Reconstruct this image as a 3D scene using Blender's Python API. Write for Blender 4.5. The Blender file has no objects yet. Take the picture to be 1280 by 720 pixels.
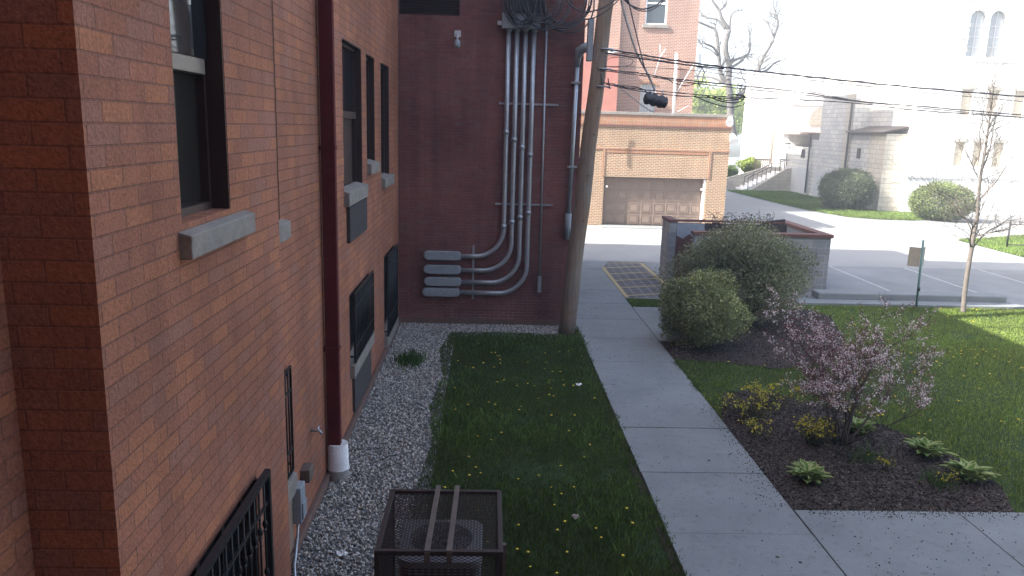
import bpy, math, random
import numpy as np
from mathutils import Vector, Matrix
random.seed(7); rng = np.random.default_rng(11)
R = math.radians
scene = bpy.context.scene
COL = scene.collection

# ------------------------------------------------------------------ camera
FOC, CH = 966.0, 4.2
def _n(v): v = np.array(v, float); return v / np.linalg.norm(v)
YC = _n((-29, -202, FOC)); DN = _n((-130, 4640, FOC)); DN = _n(DN - YC * DN.dot(YC)); XC = np.cross(DN, YC)
ZC = -DN
cam_d = bpy.data.cameras.new('camera'); cam = bpy.data.objects.new('camera', cam_d); COL.objects.link(cam)
cam_d.sensor_width = 36; cam_d.lens = FOC / 1280 * 36; cam_d.clip_end = 2000; cam_d.clip_start = 0.05
right = Vector((XC[0], YC[0], ZC[0])); up = -Vector((XC[1], YC[1], ZC[1])); back = -Vector((XC[2], YC[2], ZC[2]))
m = Matrix((right, up, back)).transposed().to_4x4(); m.translation = (0, 0, CH); cam.matrix_world = m
scene.camera = cam
def P(x, y, X=None, Y=None, Z=None):
    """point of the photograph on a known real plane"""
    r = np.array((x - 640, y - 360, FOC)); r = np.array((r.dot(XC), r.dot(YC), r.dot(ZC)))
    t = X / r[0] if X is not None else Y / r[1] if Y is not None else (Z - CH) / r[2]
    return Vector((float(r[0] * t), float(r[1] * t), float(CH + r[2] * t)))

# ------------------------------------------------------------------ light
SUN_EL, SUN_A = R(39.5), R(14)                    # sun stands to the left and slightly behind the camera
to_sun = Vector((-math.cos(SUN_EL) * math.cos(SUN_A), -math.cos(SUN_EL) * math.sin(SUN_A), math.sin(SUN_EL)))
W = bpy.data.worlds.new('World'); scene.world = W; W.use_nodes = True
nt = W.node_tree; nt.nodes.clear()
sky = nt.nodes.new('ShaderNodeTexSky'); sky.sky_type = 'NISHITA'; sky.sun_disc = False
sky.sun_elevation = SUN_EL; sky.sun_rotation = math.atan2(to_sun.x, to_sun.y)
sky.air_density = 1.0; sky.dust_density = 3.5; sky.ozone_density = 1.0
bg = nt.nodes.new('ShaderNodeBackground'); bg.inputs[1].default_value = 0.13
wo = nt.nodes.new('ShaderNodeOutputWorld')
nt.links.new(sky.outputs[0], bg.inputs[0]); nt.links.new(bg.outputs[0], wo.inputs[0])
sd = bpy.data.lights.new('sun', 'SUN'); sd.energy = 5.0; sd.angle = R(0.53); sd.color = (1, .95, .87)
so = bpy.data.objects.new('sun', sd); COL.objects.link(so); so.rotation_euler = to_sun.to_track_quat('Z', 'Y').to_euler()
scene.view_settings.view_transform = 'Standard'; scene.view_settings.look = 'None'
scene.view_settings.exposure = 2.2; scene.view_settings.gamma = 1
scene.render.engine = 'CYCLES'

# ------------------------------------------------------------------ material helpers
MATS = {}
def mat(name, col=(.5, .5, .5), rough=.7, metal=0., spec=.5):
    mt = bpy.data.materials.new(name); mt.use_nodes = True
    b = mt.node_tree.nodes['Principled BSDF']
    b.inputs['Base Color'].default_value = (*col, 1); b.inputs['Roughness'].default_value = rough
    b.inputs['Metallic'].default_value = metal; b.inputs['Specular IOR Level'].default_value = spec
    MATS[name] = mt; return mt
def nd(mt, t, **k):
    n = mt.node_tree.nodes.new(t)
    for a, v in k.items(): setattr(n, a, v)
    return n
def lk(mt, a, b): mt.node_tree.links.new(a, b)
def bsdf(mt): return mt.node_tree.nodes['Principled BSDF']
def mixc(mt, fac, a, b, mode='MIX'):
    n = nd(mt, 'ShaderNodeMix', data_type='RGBA', blend_type=mode)
    for s, v in ((0, fac), (6, a), (7, b)):
        if hasattr(v, 'is_output'): lk(mt, v, n.inputs[s])
        else: n.inputs[s].default_value = v if s == 0 else (*v, 1)[:4]
    return n.outputs[2]
def ramp(mt, src, stops):
    n = nd(mt, 'ShaderNodeValToRGB'); e = n.color_ramp.elements
    while len(e) < len(stops): e.new(.5)
    for i, (p, c) in enumerate(stops):
        e[i].position = p; e[i].color = (c, c, c, 1) if not hasattr(c, '__len__') else (*c, 1)
    lk(mt, src, n.inputs[0]); return n.outputs[0]
def wall_uv(mt):
    """world metres laid on the wall: u along it, v up"""
    g = nd(mt, 'ShaderNodeNewGeometry'); s = nd(mt, 'ShaderNodeSeparateXYZ'); lk(mt, g.outputs['Position'], s.inputs[0])
    n = nd(mt, 'ShaderNodeSeparateXYZ'); lk(mt, g.outputs['True Normal'], n.inputs[0])
    def absgt(o):
        a = nd(mt, 'ShaderNodeMath', operation='ABSOLUTE'); lk(mt, o, a.inputs[0])
        b = nd(mt, 'ShaderNodeMath', operation='GREATER_THAN'); lk(mt, a.outputs[0], b.inputs[0]); b.inputs[1].default_value = .6
        return b.outputs[0]
    def fm(f, a, b):
        k = nd(mt, 'ShaderNodeMix', data_type='FLOAT'); lk(mt, f, k.inputs[0]); lk(mt, a, k.inputs[2]); lk(mt, b, k.inputs[3]); return k.outputs[0]
    u = fm(absgt(n.outputs[0]), s.outputs[0], s.outputs[1]); v = fm(absgt(n.outputs[2]), s.outputs[2], s.outputs[1])
    c = nd(mt, 'ShaderNodeCombineXYZ'); lk(mt, u, c.inputs[0]); lk(mt, v, c.inputs[1])
    return c.outputs[0], g.outputs['Position'], s
def noise(mt, vec, scale, detail=4, rough=.55, dist=0):
    n = nd(mt, 'ShaderNodeTexNoise'); n.inputs['Scale'].default_value = scale; n.inputs['Detail'].default_value = detail
    n.inputs['Roughness'].default_value = rough; n.inputs['Distortion'].default_value = dist
    lk(mt, vec, n.inputs['Vector']); return n.outputs['Fac']
def bump(mt, h, strength=.4, dist=.01):
    b = nd(mt, 'ShaderNodeBump'); b.inputs['Strength'].default_value = strength; b.inputs['Distance'].default_value = dist
    lk(mt, h, b.inputs['Height']); lk(mt, b.outputs[0], bsdf(mt).inputs['Normal'])
def brick_mat(name, c1, c2, c3, mortar, w, h, ms, stain=.35, bstr=.5, rough=.85, speck=.25, offset=.5, c4=None, lowpale=None):
    mt = mat(name, rough=rough, spec=.25); uv, pos, s = wall_uv(mt)
    def bt(a, b, mm, off=(0, 0)):
        t = nd(mt, 'ShaderNodeTexBrick', offset=offset); t.inputs['Scale'].default_value = 1
        t.inputs['Brick Width'].default_value = w; t.inputs['Row Height'].default_value = h
        t.inputs['Mortar Size'].default_value = ms; t.inputs['Mortar Smooth'].default_value = .3; t.inputs['Bias'].default_value = 0
        t.inputs['Color1'].default_value = (*a, 1); t.inputs['Color2'].default_value = (*b, 1); t.inputs['Mortar'].default_value = (*mm, 1)
        lk(mt, uv, t.inputs['Vector']); return t
    t = bt(c1, c2, mortar)
    base = t.outputs['Color']
    # a second tone on bricks picked at random
    cell = nd(mt, 'ShaderNodeTexBrick', offset=offset)
    cell.inputs['Scale'].default_value = 1; cell.inputs['Brick Width'].default_value = w; cell.inputs['Row Height'].default_value = h
    cell.inputs['Mortar Size'].default_value = 0; cell.inputs['Color1'].default_value = (0, 0, 0, 1); cell.inputs['Color2'].default_value = (1, 1, 1, 1)
    mp = nd(mt, 'ShaderNodeMapping'); mp.inputs['Location'].default_value = (w * 20, h * 14, 0); lk(mt, uv, mp.inputs[0]); lk(mt, mp.outputs[0], cell.inputs['Vector'])
    pick = ramp(mt, cell.outputs['Color'], [(.62, 0), (.9, 1)])
    inv = nd(mt, 'ShaderNodeMath', operation='MULTIPLY'); lk(mt, pick, inv.inputs[0])
    om = nd(mt, 'ShaderNodeMath', operation='SUBTRACT'); om.inputs[0].default_value = 1; lk(mt, t.outputs['Fac'], om.inputs[1]); lk(mt, om.outputs[0], inv.inputs[1])
    base = mixc(mt, inv.outputs[0], base, c3)
    if c4:
        mp2 = nd(mt, 'ShaderNodeMapping'); mp2.inputs['Location'].default_value = (w * 46, h * 32, 0); lk(mt, uv, mp2.inputs[0])
        ce2 = nd(mt, 'ShaderNodeTexBrick', offset=offset); ce2.inputs['Scale'].default_value = 1; ce2.inputs['Brick Width'].default_value = w; ce2.inputs['Row Height'].default_value = h
        ce2.inputs['Mortar Size'].default_value = 0; ce2.inputs['Color1'].default_value = (0, 0, 0, 1); ce2.inputs['Color2'].default_value = (1, 1, 1, 1); lk(mt, mp2.outputs[0], ce2.inputs['Vector'])
        k = nd(mt, 'ShaderNodeMath', operation='MULTIPLY'); lk(mt, ramp(mt, ce2.outputs['Color'], [(.7, 0), (.85, 1)]), k.inputs[0]); lk(mt, om.outputs[0], k.inputs[1])
        base = mixc(mt, k.outputs[0], base, c4)
    if lowpale:
        k = nd(mt, 'ShaderNodeMath', operation='MULTIPLY'); lk(mt, ramp(mt, s.outputs[2], [(.15, 1.), (.95, 0.)]), k.inputs[0]); lk(mt, ramp(mt, noise(mt, pos, 1.6, 4, .6), [(.4, 0.), (.62, 1.)]), k.inputs[1])
        k2 = nd(mt, 'ShaderNodeMath', operation='MULTIPLY'); lk(mt, k.outputs[0], k2.inputs[0]); lk(mt, t.outputs['Fac'], k2.inputs[1]); base = mixc(mt, k2.outputs[0], base, lowpale)
    mps = nd(mt, 'ShaderNodeMapping'); mps.inputs['Scale'].default_value = (3.2, 3.2, .22); lk(mt, pos, mps.inputs[0])
    base = mixc(mt, 1.0, base, ramp(mt, noise(mt, mps.outputs[0], 1.2, 5, .65), [(.3, 1 - stain * .6), (.62, 1.05)]), 'MULTIPLY')
    big = ramp(mt, noise(mt, pos, .55, 5, .6), [(.3, 1 - stain), (.7, 1 + stain * .3)])
    base = mixc(mt, 1.0, base, big, 'MULTIPLY')
    sp = ramp(mt, noise(mt, pos, 42, 4, .7), [(.32, 1 - speck * 1.6), (.55, 1.0), (.75, 1 + speck)])
    base = mixc(mt, 1.0, base, sp, 'MULTIPLY')
    lk(mt, base, bsdf(mt).inputs['Base Color'])
    hh = nd(mt, 'ShaderNodeMath', operation='MULTIPLY_ADD'); lk(mt, t.outputs['Fac'], hh.inputs[0]); hh.inputs[1].default_value = -1
    lk(mt, noise(mt, pos, 60, 3), hh.inputs[2]); bump(mt, hh.outputs[0], bstr, .008)
    return mt
def rough_mat(name, a, b, scale=6, rough=.85, bs=.3, bd=.005, fine=60, lo=.3, hi=.7, metal=0, spec=.4):
    mt = mat(name, rough=rough, metal=metal, spec=spec); g = nd(mt, 'ShaderNodeNewGeometry'); p = g.outputs['Position']
    f = ramp(mt, noise(mt, p, scale, 6, .6), [(lo, 0.), (hi, 1.)])
    c = mixc(mt, f, a, b); s = ramp(mt, noise(mt, p, fine, 3, .6), [(.3, .8), (.7, 1.15)])
    lk(mt, mixc(mt, 1., c, s, 'MULTIPLY'), bsdf(mt).inputs['Base Color']); bump(mt, noise(mt, p, fine, 4), bs, bd)
    return mt
def leaf_mat(name, rough=.6, trans=.25):
    mt = mat(name, rough=rough, spec=.3); a = nd(mt, 'ShaderNodeAttribute', attribute_name='Col')
    lk(mt, a.outputs['Color'], bsdf(mt).inputs['Base Color'])
    tr = nd(mt, 'ShaderNodeBsdfTranslucent'); lk(mt, a.outputs['Color'], tr.inputs[0])
    mx = nd(mt, 'ShaderNodeMixShader'); mx.inputs[0].default_value = trans
    lk(mt, bsdf(mt).outputs[0], mx.inputs[1]); lk(mt, tr.outputs[0], mx.inputs[2])
    out = [n for n in mt.node_tree.nodes if n.type == 'OUTPUT_MATERIAL'][0]; lk(mt, mx.outputs[0], out.inputs[0])
    return mt

M = {}
XN, XW = -1.76, -1.86
M['brick'] = brick_mat('red_utility_brick', (.44, .185, .118), (.37, .155, .10), (.38, .18, .13), (.30, .14, .098), .305, .1016, .0065, .3, .8, speck=.22, c4=(.47, .195, .108))
M['brick_dark'] = brick_mat('maroon_brick', (.265, .105, .095), (.225, .085, .078), (.24, .12, .11), (.19, .115, .105), .205, .0677, .008, .4, .7, speck=.18, lowpale=(.42, .34, .31))
M['brick_orange'] = brick_mat('orange_brick', (.34, .17, .092), (.25, .118, .066), (.29, .18, .115), (.54, .45, .33), .21, .0735, .016, .15, .5)
M['brick_pink'] = brick_mat('pink_brick', (.33, .13, .09), (.26, .10, .072), (.31, .16, .125), (.52, .42, .35), .21, .0735, .015, .15, .5)
M['salmon'] = rough_mat('salmon_paint', (.42, .18, .14), (.35, .14, .115), 1.5)
M['soldier'] = brick_mat('soldier_brick', (.40, .19, .10), (.33, .15, .08), (.34, .20, .13), (.48, .36, .28), .075, .21, .008, .1, .3, offset=0)
M['limestone'] = rough_mat('limestone', (.30, .275, .245), (.20, .185, .17), 5, .85, .35, .004, 40)
M['block'] = brick_mat('grey_block', (.34, .35, .35), (.29, .30, .31), (.37, .37, .37), (.48, .49, .49), .41, .203, .007, .2, .3)
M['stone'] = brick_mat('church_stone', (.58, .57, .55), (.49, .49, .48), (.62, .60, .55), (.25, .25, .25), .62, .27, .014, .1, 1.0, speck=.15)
M['stone_tan_lit'] = brick_mat('tan_lit_stone', (.56, .52, .44), (.50, .46, .40), (.58, .54, .46), (.33, .29, .24), .7, .27, .014, .1, 1.0, speck=.15)  # tan tone also carries sun reflected onto the buttress
M['stone_pale'] = brick_mat('pale_stone', (.84, .83, .80), (.80, .79, .77), (.85, .84, .82), (.74, .73, .71), .6, .27, .010, .05, .6, speck=.05)
M['stone_smooth'] = rough_mat('smooth_stone', (.50, .50, .50), (.44, .44, .45), 1.2)
M['quoin'] = rough_mat('quoin_stone', (.50, .47, .42), (.40, .38, .34), 3)
M['paver'] = brick_mat('grey_paver', (.115, .11, .115), (.085, .082, .088), (.13, .125, .13), (.20, .195, .20), .26, .26, .04, .2, .4, offset=0)
M['coping'] = rough_mat('red_coping', (.19, .09, .072), (.14, .07, .058), 4)
M['plinth'] = rough_mat('brown_plinth', (.17, .105, .085), (.12, .08, .068), 4)
M['glass_dark'] = mat('dull_dark_glass', (.010, .010, .012), .9, 0, .02)
M['frame'] = mat('bronze_frame', (.055, .035, .032), .45, .2)
M['frame_tan'] = mat('tan_frame', (.23, .20, .17), .5, .1)
M['black'] = rough_mat('black_iron', (.012, .012, .014), (.02, .019, .02), 20, .5, .1)
M['maroon'] = rough_mat('maroon_paint', (.105, .020, .022), (.085, .017, .019), 3, .75, .15, .003, 8, spec=.15)
M['white_pvc'] = rough_mat('white_plastic', (.70, .71, .73), (.55, .56, .58), 8, .4, .1)
M['panel_grey'] = mat('grey_panel', (.075, .07, .072), .9, 0, .1)
M['window_washed'] = mat('washed_out_glazing', (.55, .47, .36), .4)  # pale tone imitates panes washed out by glare and overexposure
M['panel_tan'] = mat('tan_panel', (.30, .22, .17), .7)
M['galv'] = rough_mat('galvanised_steel', (.46, .50, .55), (.36, .40, .45), 8, .38, .08, .002, 50, metal=.55)
M['alu'] = rough_mat('cast_grey_paint', (.30, .34, .38), (.24, .275, .31), 6, .5, .1)
M['cage'] = rough_mat('brown_painted_steel', (.048, .032, .028), (.032, .022, .021), 10, .55, .1)
M['cage_bar'] = rough_mat('weathered_flat_bar', (.15, .12, .10), (.10, .08, .07), 10, .6, .1)
M['cable'] = mat('black_cable', (.04, .04, .05), .5)
M['cable_pale'] = mat('pale_cable', (.40, .39, .37), .5)
M['lampgrey'] = mat('light_grey_fitting', (.50, .50, .52), .45)
M['white'] = mat('white_paint', (.8, .8, .8), .45)
M['condenser'] = rough_mat('condenser_paint', (.24, .245, .26), (.18, .185, .20), 6, .5, .1)
M['asphalt'] = rough_mat('worn_asphalt', (.235, .24, .245), (.175, .18, .185), .7, .9, .5, .006, 90, .35, .65)
M['road'] = rough_mat('pale_road', (.30, .30, .30), (.25, .25, .25), .5, .9, .4, .005, 70)
M['earth'] = rough_mat('earth', (.06, .05, .035), (.035, .045, .02), 1.2)
M['mulchbase'] = rough_mat('dark_soil', (.036, .024, .020), (.058, .040, .032), 7, .95, .8, .02, 45)
M['gravelbase'] = rough_mat('gravel_bed', (.10, .10, .105), (.22, .215, .21), 60, .9, 1.0, .02, 90)
M['grassbase'] = rough_mat('turf_soil', (.022, .045, .010), (.032, .06, .014), 3, .95, .6, .02, 50)
M['yellowline'] = rough_mat('faded_yellow_paint', (.48, .38, .17), (.30, .26, .17), 12)
M['whiteline'] = rough_mat('faded_white_paint', (.50, .50, .49), (.30, .30, .31), 7)
M['leaf'] = leaf_mat('leaf'); M['grass'] = leaf_mat('grass_blade', .55, .3); M['chip'] = leaf_mat('mineral_or_chip', .9, 0.); M['petal'] = leaf_mat('petal', .6, .35)
M['bark'] = rough_mat('bark', (.12, .095, .08), (.07, .055, .048), 14, .9, .6, .01, 60)
M['bark_pale'] = rough_mat('pale_bark', (.20, .175, .155), (.13, .115, .10), 9, .85, .4, .006, 50)
M['bark_grey'] = rough_mat('grey_bark', (.15, .14, .13), (.09, .083, .08), 3, .9, .4, .01, 30)
M['sign_tan'] = rough_mat('sign_back', (.42, .37, .30), (.34, .30, .25), 6, .6, .1)
M['sign_green'] = rough_mat('green_post', (.10, .26, .24), (.13, .20, .20), 12, .5, .1)
M['plank'] = rough_mat('dark_board', (.075, .055, .052), (.05, .038, .036), 5, .8, .3)
M['blue_white'] = rough_mat('chalky_patch', (.33, .37, .43), (.26, .29, .34), 8, .8, .3)
M['redboard'] = rough_mat('rust_red_panel', (.13, .055, .045), (.10, .045, .038), 3, .8, .3)
M['door_tan'] = mat('tan_door', (.23, .17, .135), .6)
M['yellow'] = mat('dandelion_yellow', (.75, .55, .03), .6)
M['roofing'] = rough_mat('roof_membrane', (.22, .21, .20), (.17, .165, .16), 1)
# concrete walk: blotches, fine grit, dirt
mt = M['concrete'] = mat('concrete_walk', rough=.9, spec=.25); g_ = nd(mt, 'ShaderNodeNewGeometry'); p_ = g_.outputs['Position']
c_ = mixc(mt, ramp(mt, noise(mt, p_, 1.1, 7, .62), [(.3, 0.), (.72, 1.)]), (.185, .20, .205), (.25, .265, .27))
c_ = mixc(mt, ramp(mt, noise(mt, p_, 9, 5, .7), [(.30, .6), (.44, 0.)]), c_, (.12, .118, .11))
c_ = mixc(mt, ramp(mt, noise(mt, p_, 34, 2, .5), [(.27, .8), (.31, 0.)]), c_, (.07, .065, .055))
c_ = mixc(mt, 1., c_, ramp(mt, noise(mt, p_, 130, 3, .6), [(.3, .84), (.7, 1.12)]), 'MULTIPLY')
lk(mt, c_, bsdf(mt).inputs['Base Color']); bump(mt, noise(mt, p_, 120, 4), .25, .003)
# old timber pole
mt = M['pole'] = mat('weathered_timber', rough=.85, spec=.25); tc = nd(mt, 'ShaderNodeNewGeometry'); mp = nd(mt, 'ShaderNodeMapping')
mp.inputs['Scale'].default_value = (22, 22, .9); lk(mt, tc.outputs['Position'], mp.inputs[0])
c_ = mixc(mt, ramp(mt, noise(mt, mp.outputs[0], 1.6, 6, .7), [(.3, 0.), (.7, 1.)]), (.15, .125, .105), (.33, .28, .235))
c_ = mixc(mt, ramp(mt, noise(mt, tc.outputs['Position'], 1.3, 4, .6), [(.42, .0), (.7, .75)]), c_, (.22, .12, .065))
c_ = mixc(mt, ramp(mt, noise(mt, tc.outputs['Position'], 11, 3, .6), [(.26, .85), (.34, 0.)]), c_, (.05, .04, .035))
lk(mt, c_, bsdf(mt).inputs['Base Color']); bump(mt, noise(mt, mp.outputs[0], 2.5, 5, .7), .8, .015)
# window glass: dark, mirror-like at a slant
mt = M['glass'] = mat('dark_glass', (.018, .02, .024), .03, 0, .5); bsdf(mt).inputs['IOR'].default_value = 1.9
mt = M['glass_mid'] = mat('screened_glass', (.028, .026, .024), .1, 0, .4)
mt = M['glass_blue'] = mat('sky_glass', (.05, .065, .08), .15, 0, .6)
mt = M['glass_grey'] = mat('pale_leaded_glass', (.34, .36, .38), .3, 0, .5)

# ------------------------------------------------------------------ mesh helpers
class MB:
    def __init__(s): s.v = []; s.f = []; s.sm = []
    def add(s, vs, fs, smooth=False):
        b = len(s.v); s.v += [tuple(v) for v in vs]; s.f += [tuple(b + i for i in f) for f in fs]; s.sm += [smooth] * len(fs); return s
    def box(s, x0, x1, y0, y1, z0, z1):
        return s.add([(x0, y0, z0), (x1, y0, z0), (x1, y1, z0), (x0, y1, z0), (x0, y0, z1), (x1, y0, z1), (x1, y1, z1), (x0, y1, z1)],
                     [(0, 3, 2, 1), (4, 5, 6, 7), (0, 1, 5, 4), (1, 2, 6, 5), (2, 3, 7, 6), (3, 0, 4, 7)])
    def quad(s, a, b, c, d): return s.add([a, b, c, d], [(0, 1, 2, 3)])
    def poly(s, pts, z): return s.add([(p[0], p[1], z) for p in pts], [tuple(range(len(pts)))])
    def prism(s, pts, z0, z1):
        n = len(pts); a = sum(pts[i][0] * pts[(i + 1) % n][1] - pts[(i + 1) % n][0] * pts[i][1] for i in range(n))
        if a < 0: pts = pts[::-1]
        return s.add([(p[0], p[1], z0) for p in pts] + [(p[0], p[1], z1) for p in pts],
                     [tuple(range(n))[::-1], tuple(range(n, 2 * n))] + [(i, (i + 1) % n, n + (i + 1) % n, n + i) for i in range(n)])
    def extr(s, pts, d):
        """planar polygon of 3D points pushed along d"""
        n = len(pts); d = Vector(d); pts = [Vector(p) for p in pts]
        return s.add(pts + [p + d for p in pts], [tuple(range(n)), tuple(range(n, 2 * n))[::-1]] + [(i, n + i, n + (i + 1) % n, (i + 1) % n) for i in range(n)])
    def tube(s, pts, r, seg=8, cap=True, closed=False):
        pts = [Vector(p) for p in pts]; n = len(pts); rr = r if hasattr(r, '__len__') else [r] * n
        b = len(s.v); ref = None
        for i, p in enumerate(pts):
            t = (pts[(i + 1) % n] - pts[i - 1]) if closed else (pts[min(i + 1, n - 1)] - pts[max(i - 1, 0)])
            if t.length < 1e-9: t = Vector((0, 0, 1))
            t.normalize()
            if ref is None: ref = t.cross(Vector((.3, .2, 1))) if abs(t.z) < .9 else t.cross(Vector((1, 0, 0)))
            u = ref - t * ref.dot(t)
            if u.length < 1e-6: u = t.orthogonal()
            u.normalize(); w = t.cross(u); ref = u
            for k in range(seg):
                a = 2 * math.pi * k / seg; s.v.append(tuple(p + (u * math.cos(a) + w * math.sin(a)) * rr[i]))
        for i in range(n if closed else n - 1):
            j = (i + 1) % n
            for k in range(seg):
                l = (k + 1) % seg; s.f.append((b + i * seg + k, b + i * seg + l, b + j * seg + l, b + j * seg + k)); s.sm.append(True)
        if cap and not closed:
            s.f.append(tuple(b + k for k in range(seg))[::-1]); s.f.append(tuple(b + (n - 1) * seg + k for k in range(seg))); s.sm += [False, False]
        return s
    def ring(s, c, r, t, seg=24): return s.tube([(c[0] + r * math.cos(a), c[1] + r * math.sin(a), c[2]) for a in [2 * math.pi * k / seg for k in range(seg)]], t, 5, closed=True)
    def ball(s, c, r, sq=(1, 1, 1), nu=10, nv=6):
        pts = []; fs = []
        for j in range(nv + 1):
            th = math.pi * j / nv
            for i in range(nu):
                ph = 2 * math.pi * i / nu; pts.append((c[0] + r * sq[0] * math.sin(th) * math.cos(ph), c[1] + r * sq[1] * math.sin(th) * math.sin(ph), c[2] + r * sq[2] * math.cos(th)))
        for j in range(nv):
            for i in range(nu): k = (i + 1) % nu; fs.append((j * nu + i, (j + 1) * nu + i, (j + 1) * nu + k, j * nu + k))
        return s.add(pts, fs, True)
    def build(s, name, m, parent=None, bevel=0):
        me = bpy.data.meshes.new(name); me.from_pydata(s.v, [], s.f); me.polygons.foreach_set('use_smooth', s.sm); me.materials.append(M[m] if isinstance(m, str) else m)
        me.validate(); me.update(); o = bpy.data.objects.new(name, me); COL.objects.link(o)
        if parent is not None:
            o.parent = parent; o.matrix_parent_inverse = parent.matrix_basis.inverted()
        if bevel:
            md = o.modifiers.new('bevel', 'BEVEL'); md.width = bevel; md.segments = 2; md.limit_method = 'ANGLE'
        return o
def tag(o, label=None, cat=None, group=None, kind=None):
    if label: o['label'] = label
    if cat: o['category'] = cat
    if group: o['group'] = group
    if kind: o['kind'] = kind
    return o
def thing(name, loc, label, cat, group=None):
    o = bpy.data.objects.new(name, None); COL.objects.link(o); o.location = loc; o.empty_display_size = .2
    return tag(o, label, cat, group)
def copy_thing(o, loc, rz=0, scale=1, label=None):
    c = o.copy(); COL.objects.link(c); c.location = loc; c.rotation_euler = (0, 0, rz); c.scale = (scale,) * 3
    if label: c['label'] = label
    for ch in [x for x in bpy.data.objects if x.parent == o]:
        d = ch.copy(); COL.objects.link(d); d.parent = c
    return c
def np_mesh(name, V, F, m, cols=None, parent=None, smooth=False):
    """big meshes: V (n,3), F (m,k)"""
    me = bpy.data.meshes.new(name); k = F.shape[1]
    me.vertices.add(len(V)); me.vertices.foreach_set('co', V.astype(np.float32).ravel())
    me.loops.add(F.size); me.loops.foreach_set('vertex_index', F.astype(np.int32).ravel())
    me.polygons.add(len(F)); me.polygons.foreach_set('loop_start', np.arange(0, F.size, k, dtype=np.int32)); me.polygons.foreach_set('loop_total', np.full(len(F), k, dtype=np.int32))
    if smooth: me.polygons.foreach_set('use_smooth', np.ones(len(F), bool))
    me.materials.append(M[m]); me.update(calc_edges=True)
    if cols is not None:
        a = me.color_attributes.new('Col', 'FLOAT_COLOR', 'POINT'); c = np.ones((len(V), 4), np.float32); c[:, :3] = cols; a.data.foreach_set('color', c.ravel())
    o = bpy.data.objects.new(name, me); COL.objects.link(o)
    if parent is not None: o.parent = parent; o.matrix_parent_inverse = parent.matrix_basis.inverted()
    return o
def rand_dirs(n):
    d = rng.normal(size=(n, 3)); return d / np.linalg.norm(d, axis=1)[:, None]
def leaf_cloud(pts, size, cols, aspect=.55, flat=0., droop=0., name='leaf', m='leaf', parent=None):
    """diamond leaves at pts, coloured one by one"""
    n = len(pts); a = rand_dirs(n); a[:, 2] *= (1 - flat); a[:, 2] -= droop; a /= np.linalg.norm(a, axis=1)[:, None]
    b = np.cross(a, rand_dirs(n)); b /= np.linalg.norm(b, axis=1)[:, None]; sz = (size * (.6 + .8 * rng.random(n)))[:, None]
    nn = np.cross(a, b)
    V = np.stack([pts - a * sz * .5, pts + b * sz * aspect * .5 + nn * sz * .08, pts + a * sz * .5, pts - b * sz * aspect * .5 + nn * sz * .08], 1).reshape(-1, 3)
    F = np.arange(4 * n).reshape(n, 4); return np_mesh(name, V, F, m, np.repeat(cols, 4, 0), parent)
def pick_cols(n, pal, jit=.25):
    pal = np.array(pal); c = pal[rng.integers(0, len(pal), n)]; return c * (1 + jit * (rng.random((n, 1)) - .5) * 2)
def lumps(d, seeds=14, amp=.22, sharp=7):
    """smooth lumpy radius factor for directions d"""
    s = rand_dirs(seeds); w = rng.random(seeds) * .8 + .4; return 1 - amp + amp * 1.6 * np.max(np.exp(sharp * (d @ s.T - 1)) * w, axis=1)
def in_poly(pts, poly):
    x, y = pts[:, 0], pts[:, 1]; r = np.zeros(len(pts), bool); j = len(poly) - 1
    for i in range(len(poly)):
        xi, yi = poly[i]; xj, yj = poly[j]
        c = ((yi > y) != (yj > y)) & (x < (xj - xi) * (y - yi) / (yj - yi + 1e-12) + xi); r ^= c; j = i
    return r
def scatter(poly, n):
    p = np.array(poly); lo, hi = p.min(0), p.max(0); q = lo + (hi - lo) * rng.random((n, 2)); return q[in_poly(q, poly)]
_w = [(rng.normal(size=2) * f, rng.random() * 6.28) for f in (.8, 1.3, 2.1, 3.3, 5.1, 7.7)]
def field(q, s=1.):
    return sum(np.sin(q @ k * s + p) / (1 + i * .5) for i, (k, p) in enumerate(_w)) / 2.2
def blades(name, q, z, h, w, pal, label, lean=.5, cat='grass'):
    n = len(q); a = rng.random(n) * 6.283; hh = h * (.45 + .9 * rng.random(n)) * (1 + .35 * field(q, 1.4))
    le = lean * rng.random(n) * hh; la = rng.random(n) * 6.283
    b = np.c_[q, np.full(n, z)]; dx = np.c_[np.cos(a), np.sin(a), 0 * a] * (w * (.6 + .8 * rng.random(n)))[:, None] / 2
    top = b + np.c_[np.cos(la) * le, np.sin(la) * le, hh]; mid = (b + top) / 2 + np.c_[0 * a, 0 * a, hh * .12]
    V = np.stack([b - dx, b + dx, mid + dx * .8, top, mid - dx * .8], 1).reshape(-1, 3); F = np.arange(5 * n).reshape(n, 5)
    c = pick_cols(n, pal, .3) * (1 + .28 * field(q, .9))[:, None]
    o = np_mesh(name, V, F, 'grass', np.repeat(np.clip(c, 0, 1), 5, 0)); return tag(o, label, cat, kind='stuff')
ICO = None
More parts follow.
